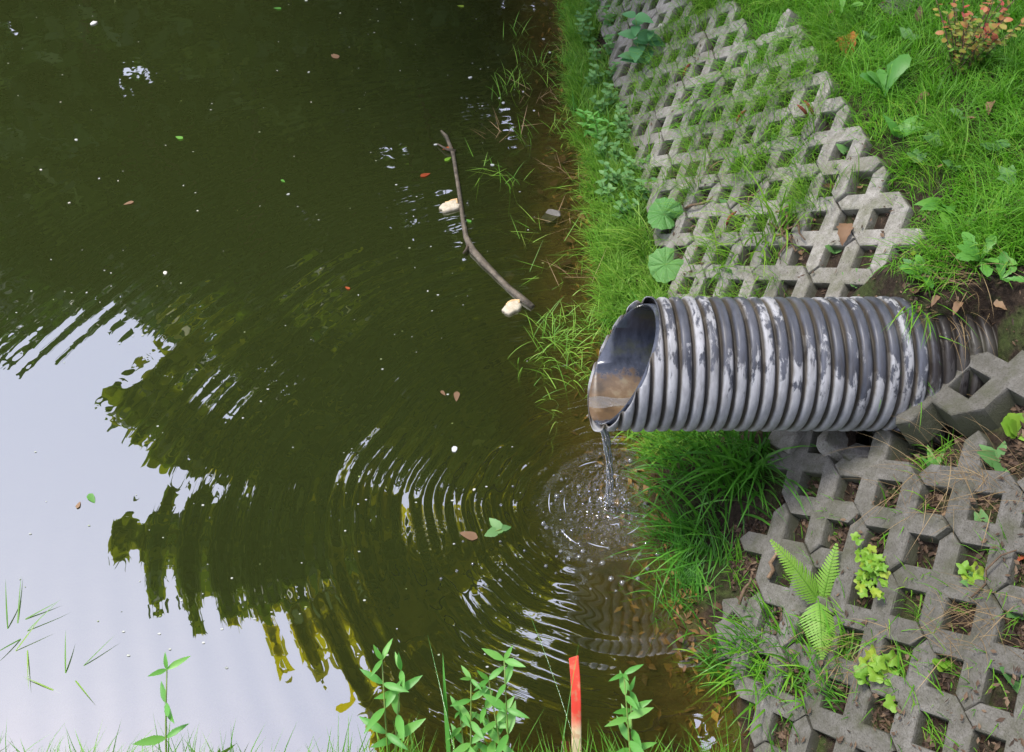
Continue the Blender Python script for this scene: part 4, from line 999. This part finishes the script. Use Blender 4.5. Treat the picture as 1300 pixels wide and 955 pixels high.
def long_blade(px0, py0, px1, py1, z1, w, label):
    d = ray(px1, py1); t = (H - z1) / -d[2]; tip = Vector((d[0] * t, d[1] * t, z1)); d0 = ray(px0, py0); y0 = .84; b = Vector((tip.x + (px0 - px1) / 420, y0, float(ground(tip.x + (px0 - px1) / 420, y0))))
    ax = tip - b; side = ax.cross(Vector((0, .7, .7))).normalized(); v = []; f = []
    for i in range(11):
        s = i / 10; p = b + ax * s + Vector((0, 0, .05 * math.sin(math.pi * s))); hw = side * w * .5 * min(1, .6 + s) * (1 - s ** 3)
        v += [p + hw - b, p - b - Vector((0, .002, .002)), p - hw - b]
    for i in range(10):
        a = 3 * i; f += [(a, a + 1, a + 4, a + 3), (a + 1, a + 2, a + 5, a + 4)]
    o = link('broad_blade', mesh('broad_blade', [tuple(q) for q in v], f), M['near_herb']); o.location = b
    return tag(o, label, 'grass', 'broad blades on the near bank')
long_blade(745, 900, 672, 778, .45, .016, 'long straight reed blade leaning across the water beside the red stick')
long_blade(585, 900, 543, 806, .42, .020, 'broad curved grass blade on the near bank')
long_blade(572, 905, 562, 828, .38, .018, 'short broad grass blade beside the curved blade on the near bank')
long_blade(225, 905, 205, 838, .36, .018, 'broad grass blade beside the lone herb on the near bank')
long_blade(705, 900, 735, 815, .36, .008, 'thin upright blade between the reed and the red stick')

# red printed stick
def red_stick():
    m, t, o = new_mat('red_wrapper'); co = N(t, 'TexCoord').outputs['Object']
    sep = N(t, 'SeparateXYZ'); t.links.new(co, sep.inputs[0])
    band = ramp(t, [(.0, (.55, .45, .25)), (.42, (.60, .48, .30)), (.5, (.62, .05, .03)), (1, (.72, .07, .045))], math_n(t, 'ADD', math_n(t, 'MULTIPLY', sep.outputs[2], 2.1), .0)).outputs[0]
    n_ = noise(t, 45, 4, .6, co)
    c = mixc(t, math_n(t, 'MULTIPLY', ramp(t, [(.52, (0, 0, 0)), (.60, (1, 1, 1))], n_).outputs[0], .55), band, (.45, .22, .12))
    p = N(t, 'BsdfPrincipled', Roughness=.45); t.links.new(c, p.inputs['Base Color']); t.links.new(p.outputs[0], o.inputs[0])
    d = ray(727, 833); z1 = .30; tt = (H - z1) / -d[2]; tip = Vector((d[0] * tt, d[1] * tt, z1)); b = Vector((tip.x + .02, .84, float(ground(tip.x, .84)) - .01))
    ax = tip - b; L = ax.length; bm = bmesh.new(); bmesh.ops.create_cube(bm, size=1)
    for v_ in bm.verts: v_.co = Vector((v_.co.x * .026, v_.co.y * .012, (v_.co.z + .5) * L))
    bmesh.ops.subdivide_edges(bm, edges=[e for e in bm.edges if abs(e.verts[0].co.z - e.verts[1].co.z) > .1], cuts=6)
    for v_ in bm.verts: v_.co.x += .004 * math.sin(v_.co.z * 14); v_.co.z -= .006 * (v_.co.x > 0) * (v_.co.z > L * .95)
    bmesh.ops.bevel(bm, geom=[e for e in bm.edges if e.calc_length() > .02], offset=.002, segments=2, affect='EDGES')
    me = bpy.data.meshes.new('red_stick'); bm.to_mesh(me); bm.free(); ob = link('red_stick', me, m)
    ob.matrix_world = Matrix.Translation(b) @ ax.to_track_quat('Z', 'Y').to_matrix().to_4x4()
    tag(ob, 'red and cream wrapped stick poking up from the near bank', 'stick')
red_stick()

# red shrub
def shrub():
    c = hit(1215, 95); root = tag(empty('red_shrub', c), 'shrub with red, purple and green autumn leaves at the top of the lawn', 'shrub'); A = Acc(); S = Acc()
    sm = leaf(1, .62, ROUND, 5, .1, .2)
    for k in range(26):
        az = R.random() * 6.28; ln = .16 + .22 * R.random(); lean = .1 + .5 * R.random()
        b = Vector((R.normal(0, .03), R.normal(0, .03), -.01)); tip = b + Vector((math.cos(az) * math.sin(lean), math.sin(az) * math.sin(lean) + .12, math.cos(lean))) * ln
        S.add(*tube([b, b.lerp(tip, .5) + Vector((0, 0, .02)), tip], [.0025, .002, .0012], 5))
        for i in range(16):
            s = .2 + .8 * i / 15; p = b.lerp(tip, s) + Vector((0, 0, .04 * s * (1 - s))); a2 = R.random() * 6.28; pt_ = R.uniform(-.2, .7)
            hue = np.clip(.12 + .75 * (s - .45) * (k % 3 != 0) + .28 * R.random() + .2 * (math.cos(az) < -.2), 0, 1)
            A.add(put(sm[0], frame((math.cos(a2) * math.cos(pt_), math.sin(a2) * math.cos(pt_), math.sin(pt_)), (R.normal(0, .3), -.4 + R.normal(0, .3), 1)), p, R.uniform(.018, .032)), sm[1], hue)
    link('branches', S.mesh('branches'), M['twig'], root); link('leaves', A.mesh('leaves'), M['shrub'], root)
shrub()

# ------------------------------------------------------------------ fallen leaves, twigs, litter
dead = [mesh('dead_leaf', *leaf(1, .55, OVATE, 8, .5, .9, .03, .06)), mesh('dead_leaf', *leaf(1, .75, MAPLE, 12, .45, 1.1, 0, .05)), mesh('dead_leaf', *leaf(1, .4, LANCE, 8, .7, -.9, 0, .05))]
def drop_leaf(px, py, L, mat, label, group, me=None, lift=.012, paved=False):
    c = hit(px, py, lift, paved); o = link('fallen_leaf', me or dead[int(R.integers(3))], None)
    if not o.data.materials: o.data.materials.append(M[mat])
    o.material_slots[0].link = 'OBJECT'; o.material_slots[0].material = M[mat]
    n = Vector((-.5, -.2, .8)) + Vector((R.random() - .5, R.random() - .5, R.random() - .5)) * .6; a = R.random() * 6.28
    o.matrix_world = Matrix.Translation(c) @ frame((math.cos(a), math.sin(a), .25 * math.cos(a)), n).to_4x4() @ Matrix.Scale(L, 4)
    return tag(o, label, 'leaf', group)
drop_leaf(1075, 45, .13, 'orange_leaf', 'large orange maple leaf lying on the lawn', 'fallen leaves', dead[1], .05)
drop_leaf(1215, 728, .055, 'red_leaf', 'orange red leaf under the maple seedling', 'fallen leaves', dead[2])
drop_leaf(1240, 735, .05, 'red_leaf', 'dark red leaf curled in the deep cell beside the maple seedling', 'fallen leaves', dead[0])
drop_leaf(1298, 700, .06, 'red_leaf', 'rust red leaf at the outer end of the near paving', 'fallen leaves', dead[0])
drop_leaf(1258, 392, .06, 'brown_leaf', 'brown leaf stuck on the rim of the earth hollow', 'fallen leaves', dead[0], .03)
drop_leaf(1158, 412, .06, 'brown_leaf', 'purplish brown leaf lying on the pipe beside hanging straw', 'fallen leaves', dead[0], .10)
drop_leaf(1165, 28, .08, 'brown_leaf', 'tan curled leaf standing in the lawn before the red shrub', 'fallen leaves', dead[2], .05)
drop_leaf(1155, 45, .07, 'brown_leaf', 'brown crumpled leaf in the lawn below the tan one', 'fallen leaves', dead[0], .03)
drop_leaf(842, 32, .05, 'petal', 'white leaf or paper scrap lying on the far paving beside the nettle', 'fallen leaves', dead[0], .03)
drop_leaf(1160, 320, .045, 'lime_leaf', 'yellow leaf lying in the last cell of the far paving', 'fallen leaves', dead[2])
drop_leaf(1075, 285, .085, 'brown_leaf', 'large pinkish brown leaf lying flat on the far paving', 'fallen leaves', dead[1], .02, True)
for px, py in [(1000 + R.normal(0, 20), 298 + R.normal(0, 16)) for _ in range(16)] + [(988, 275), (1003, 283), (995, 300), (1010, 310), (985, 320), (1018, 292), (1000, 325), (975, 300), (1030, 255), (1055, 240), (1100, 245), (1015, 265)]:
    drop_leaf(px + R.normal(0, 4), py + R.normal(0, 4), R.uniform(.03, .06), 'brown_leaf', 'dry brown leaf in the litter heap on the far paving', 'litter heap leaves', None, .02)
for px, py in [(905, 770), (890, 800), (905, 830), (880, 815), (920, 850), (870, 845), (895, 750), (860, 805), (1015, 640), (1195, 655), (1210, 660), (1260, 680), (1265, 690), (1200, 670), (1245, 690), (1135, 545), (1150, 552)]:
    drop_leaf(px, py, R.uniform(.03, .055), 'brown_leaf', 'small dead brown leaf caught at the foot or in a cell of the near slope', 'dead leaves on the near slope', None, .01)
for px, py in [(1240, 150), (1225, 180), (1260, 130), (1180, 120), (1195, 210), (1215, 395), (1160, 375), (1190, 380), (1060, 15), (1120, 5)]:
    drop_leaf(px, py, R.uniform(.035, .06), 'brown_leaf', 'small brown leaf fallen in the lawn', 'dead leaves in the lawn', None, .05)
for px, py in [(618, 100), (633, 148), (665, 150), (700, 96), (733, 55), (688, 245), (700, 235), (650, 345), (712, 205), (720, 225), (735, 270), (745, 300), (690, 130), (720, 140), (735, 175), (730, 235), (660, 190), (640, 200), (715, 300), (725, 330)]:
    o = float_at('sunken_leaf', px, py, R.uniform(.05, .10), M['brown_leaf'], 'brown leaf sunk in the shallows along the far waterline', 'leaf', 'sunken leaves', lf_small); o.location.z = -.006
cat_mesh = mesh('catkin', *tube([(0, 0, 0), (.018, .004, .004), (.036, .003, .006), (.055, -.004, .004), (.07, -.012, 0)], [.003, .006, .0065, .006, .002], 8, True, .3))
for px, py, lab in [(935, 158, 'curved red brown catkin standing on the far paving'), (1025, 150, 'red brown catkin lying beside its twin near the lawn edge'), (1033, 147, 'red brown catkin touching its twin near the lawn edge'), (922, 288, 'dark red catkin lying under the tall arching grass'), (868, 97, 'red catkin lying on the far paving close to the nettle')]:
    c = hit(px, py, .01, True); o = link('catkin', cat_mesh, M['catkin']); o.location = c; o.rotation_euler = (R.random(), -.8, R.random() * 3 + .5); tag(o, lab, 'catkin', 'catkins')
def twig(p0, p1, r, label, group, lift=.02, water=False, paved=True):
    a = hit(*p0, lift, paved); b = hit(*p1, lift, paved); m_ = (a + b) / 2; ax = b - a
    pts = [a + ax * s + Vector((R.normal(0, .05), R.normal(0, .05), R.normal(0, .03))) * ax.length * (0 < s < 1) for s in np.linspace(0, 1, 5)]
    v, f = tube([p - m_ for p in pts], [r, r * .95, r * .85, r * .7, r * .5], 6, True, .3); o = link('twig', mesh('twig', v, f), M['twig']); o.location = m_; tag(o, label, 'twig', group)
for a, b in [((992, 290), (1010, 320)), ((985, 300), (1015, 285)), ((998, 270), (1000, 312)), ((1005, 300), (990, 330)), ((975, 285), (1000, 295)), ((1008, 275), (1022, 305)), ((985, 270), (1003, 262))]:
    twig(a, b, .005, 'short dry twig in the litter heap on the far paving', 'litter heap twigs')
twig((870, 265), (905, 250), .006, 'curved pale twig lying on the far paving beyond the round leaves', 'single twigs')
twig((940, 262), (968, 240), .005, 'thin grey twig lying beside the tall arching grass', 'single twigs')
twig((1232, 760), (1290, 700), .003, 'thin bent pale twig across a deep cell of the near paving', 'single twigs')
twig((938, 768), (954, 730), .006, 'grey stick lying on the brown wet block', 'single twigs')
twig((975, 735), (985, 695), .007, 'short forked brown twig standing on the wet blocks left of the fern', 'single twigs')
twig((1170, 350), (1240, 368), .003, 'thin reddish twig lying in the grass above the pipe', 'single twigs', paved=False)

A = Acc()
def crumbs(n, xr, yr, cond, size, dz=.004):
    b = scatter(n, xr, yr, cond)
    for p in b:
        s = R.uniform(*size); a = R.random() * 6.28; t1 = Vector((math.cos(a), math.sin(a), R.normal(0, .5))) * s; t2 = Vector((-math.sin(a), math.cos(a), R.normal(0, .5))) * s * R.uniform(.15, .6)
        c = Vector(p) + Vector((0, 0, dz)); A.add([c - t1, c - t2, c + t1, c + t2 + Vector((0, 0, s * .3))], [(0, 1, 2, 3)])
crumbs(16000, (.6, 1.9), (.8, 1.7), lambda x, y, z: (z > .05) & patchy(x, y, 9, -.3), (.004, .016), .008)
crumbs(6000, (.5, 1.5), (2.1, 5), lambda x, y, z: (z > .05) & patchy(x, y, 5, .1), (.004, .014))
crumbs(1500, (1.0, 1.6), (1.6, 2.2), lambda x, y, z: z > .2, (.004, .012))
tag(link('leaf_litter', A.mesh('leaf_litter', False), M['litter']), 'crumbs of dead leaves and bark in the cells and on the soil', 'litter', kind='stuff')
A = Acc()
def top_bits(n, xr, yr, cond, size):
    x = R.uniform(*xr, n); y = R.uniform(*yr, n); z = plane(x, y); k_ = cond(x, y, z) & in_frame(np.stack([x, y, z], 1))
    for p in np.stack([x, y, z], 1)[k_]:
        s = R.uniform(*size); a = R.random() * 6.28; u_ = Vector((.61, 0, .79)); t_ = Vector((0, 1, 0)); d1 = (u_ * math.cos(a) + t_ * math.sin(a)) * s; d2 = (t_ * math.cos(a) - u_ * math.sin(a)) * s * R.uniform(.12, .6)
        c = Vector(p) + Vector((-.79, 0, .61)) * .004; A.add([c - d1, c - d2, c + d1 + Vector((-.79, 0, .61)) * s * .3, c + d2], [(0, 1, 2, 3)])
top_bits(1500, (.7, 1.6), (.75, 1.55), lambda x, y, z: (z > .12) & patchy(x, y, 7, .05), (.003, .012))
top_bits(1500, (.5, 1.5), (2.2, 5), lambda x, y, z: (z > .06) & (z < zc(y)) & patchy(x, y, 5, .1), (.003, .013))
tag(link('paving_litter', A.mesh('paving_litter', False), M['litter']), 'flecks of dead leaf and bark lying on top of the blocks', 'litter', kind='stuff')
A = Acc()
crumbs(9000, (-.1, .75), (1.03, 7), lambda x, y, z: (x > x0(y) - .30 * R.random(len(x)) ** 1.5 - .02) & (x < x0(y) + .03), (.006, .022), .006)
tag(link('waterside_litter', A.mesh('waterside_litter', False), M['wet_litter']), 'sodden brown leaf litter in the shallows along the bank', 'litter', kind='stuff')

# ------------------------------------------------------------------ trees round the pond (seen in the water), plus unseen ones added as sky blockers
def mirror_px(p): q = np.array(p, float).copy().reshape(-1, 3); q[:, 2] *= -1; return project(q)
SKY = np.array([(-400, 455), (0, 447), (60, 440), (110, 432), (130, 402), (165, 398), (215, 412), (235, 440), (205, 470), (150, 505), (165, 545), (200, 560), (215, 585), (300, 590), (290, 630), (215, 640), (150, 680), (190, 720), (205, 745), (300, 770), (350, 770), (390, 830), (430, 870), (470, 1000), (470, 1500), (-900, 1500)], float)
def in_sky(px, py):
    x, y = px, py; c = np.zeros(len(x), bool); j = len(SKY) - 1
    for i in range(len(SKY)):
        xi, yi = SKY[i]; xj, yj = SKY[j]
        c ^= ((yi > y) != (yj > y)) & (x < (xj - xi) * (y - yi) / (yj - yi + 1e-9) + xi); j = i
    return c
def leaf_cloud(centers, rads, per, size, flat=.35):
    P_ = []
    for c, r in zip(centers, rads):
        d = R.normal(size=(per, 3)); d /= np.linalg.norm(d, axis=1)[:, None]; P_.append(np.array(c) + d * (r * R.random((per, 1)) ** .45) * np.array([1, 1, flat]))
    return np.concatenate(P_)
def clump_tone(n, per): return np.clip(np.repeat(R.normal(.45, .28, n), per), 0, 1)
def leaf_quads(P_, size, tone):
    n = len(P_); a = R.normal(size=(n, 3)); a /= np.linalg.norm(a, axis=1)[:, None]; b = R.normal(size=(n, 3)); b -= a * (a * b).sum(1)[:, None]; b /= np.linalg.norm(b, axis=1)[:, None]
    s = R.uniform(.6, 1.3, (n, 1)) * size
    v = np.stack([P_ - a * s, P_ + b * s * .45, P_ + a * s, P_ - b * s * .45], 1).reshape(-1, 3)
    f = (np.arange(n)[:, None] * 4 + np.arange(4)).tolist()
    return v, f, np.repeat(np.clip(tone + R.normal(0, .16, n), 0, 1), 4)
def canopy_points(n, px_r, py_r, z_r):                     # points of an overhanging crown, wherever it hides the sky from the water
    out = []
    while len(out) < n:
        px, py = R.uniform(*px_r), R.uniform(*py_r)
        if in_sky(np.array([px]), np.array([py]))[0]: continue
        z = R.uniform(*z_r); d = ray(px, py); d[2] *= -1; t_ = (z + H) / d[2]; out.append(np.array([d[0] * t_, d[1] * t_, z]))
    return out
def tree(loc, height, crown_c, crown_r, nclump, per, size, label, mat, trunk_r=.16, clear=True, group='trees round the pond', reach=None, extra=None, erad=1.0):
    x, y = loc; z = float(ground(x, y)) - .1; base = Vector((x, y, z)); root = tag(empty('broadleaf_tree', base), label, 'tree', group)
    cc = Vector(crown_c); topv = Vector((x + (cc.x - x) * .35, y + (cc.y - y) * .35, z + height * .85))
    pts = [base, base.lerp(topv, .3) + Vector((.1, 0, 0)), base.lerp(topv, .65) + Vector((-.1, .1, 0)), topv]
    v, f = tube([p - base for p in pts], [trunk_r * 1.3, trunk_r, trunk_r * .7, trunk_r * .25], 10, True, .15); link('trunk', mesh('trunk', v, f), M['bark'], root)
    cs = []; rs = []
    while len(cs) < nclump:
        d = R.normal(size=3); d /= np.linalg.norm(d); r = R.random() ** .4
        p = np.array(cc) + d * r * np.array(crown_r)
        if p[2] < z + .6: continue
        if clear and in_sky(*mirror_px(p))[0]:
            if R.random() < .985: continue
        cs.append(p); rs.append(R.uniform(.35, .8) * max(crown_r) * .24)
    if extra: cs += extra; rs += [R.uniform(.35, .75) * erad for _ in extra]
    limbs = [cs[i] for i in R.choice(len(cs), min(9, len(cs)), replace=False)]
    if reach: limbs += reach
    for l in limbs:
        l = Vector(l); s = .35 + .5 * R.random(); st = base.lerp(topv, s); mid = st.lerp(l, .5) + Vector((0, 0, .4))
        v, f = tube([st - base, mid - base, l - base], [trunk_r * .4, trunk_r * .25, trunk_r * .07], 7, True, .1); link('limb', mesh('limb', v, f), M['bark'], root)
    P_ = leaf_cloud(cs, rs, per, size); tone = clump_tone(len(cs), per)
    if clear:
        qx, qy = mirror_px(P_); qx = qx + R.normal(0, 9, len(qx)) + 16 * np.sin(P_[:, 2] * 9 + P_[:, 0] * 7); qy = qy + R.normal(0, 9, len(qy)) + 14 * np.sin(P_[:, 1] * 8 - P_[:, 0] * 6)
        bad = in_sky(qx, qy); keep_ = ~bad | (R.random(len(P_)) < .012); P_ = P_[keep_]; tone = tone[keep_]
    v, f, r = leaf_quads(P_ - np.array(base), size, tone); link('crown', mesh('crown', v, f, True, r), M[mat], root)
    return root
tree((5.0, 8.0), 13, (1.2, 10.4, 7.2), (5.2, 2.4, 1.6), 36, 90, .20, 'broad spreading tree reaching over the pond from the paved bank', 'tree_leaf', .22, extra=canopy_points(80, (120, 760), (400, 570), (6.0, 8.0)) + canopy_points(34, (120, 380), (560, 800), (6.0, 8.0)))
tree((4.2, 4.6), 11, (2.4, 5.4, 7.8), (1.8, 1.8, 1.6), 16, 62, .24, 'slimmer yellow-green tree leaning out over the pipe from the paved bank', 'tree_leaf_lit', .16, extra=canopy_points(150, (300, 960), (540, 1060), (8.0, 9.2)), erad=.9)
for (tx, ty), lab in [((7.5, 1.0), 'large unseen tree added up the lawn beyond the pipe to cut sky light'), ((6.0, -4.0), 'unseen tree added behind the near end of the paved bank to cut sky light'), ((.5, -6.5), 'unseen tree added on the near bank behind the red stick to cut sky light'), ((9.5, 5.5), 'unseen tree added on the high lawn behind the spreading tree to cut sky light')]:
    tree((tx, ty), 12, (tx, ty, 7.6), (3.2, 3.2, 4.6), 60, 90, .3, lab, 'tree_leaf_dark', .2, clear=False)  # unseen trees, added to block sky light from behind and the right
far_x = [-17, -13.5, -10.5, -7.6, -5, -2.2, .8, 3.6, 6.5]
names = ['tall dark tree at the far corner of the pond', 'dark tree beside the corner one on the far bank', 'round-headed dark tree on the far bank', 'dark tree with a low crown on the far bank', 'bushy dark tree in the middle of the far bank', 'dense dark tree opposite the pipe', 'dark tree just right of the dense one on the far bank', 'dark tree where the far bank meets the paved bank', 'dark tree behind the end of the paved bank']
for i, fx in enumerate(far_x):
    hgt = 12.5 + 1.5 * math.sin(i * 2.3); fy = 16.2 + 1.0 * math.sin(i * 1.7)
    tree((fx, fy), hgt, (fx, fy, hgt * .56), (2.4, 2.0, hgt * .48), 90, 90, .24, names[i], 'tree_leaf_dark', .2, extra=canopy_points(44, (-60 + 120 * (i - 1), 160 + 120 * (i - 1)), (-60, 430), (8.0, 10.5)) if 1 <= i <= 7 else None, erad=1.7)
tree((-12, 10.5), 9, (-10.6, 9.6, 6.8), (2.4, 2.0, 2.6), 34, 90, .17, 'smaller tree on the left bank whose tip shows at the edge of the sky', 'tree_leaf_dark', .15, clear=True)
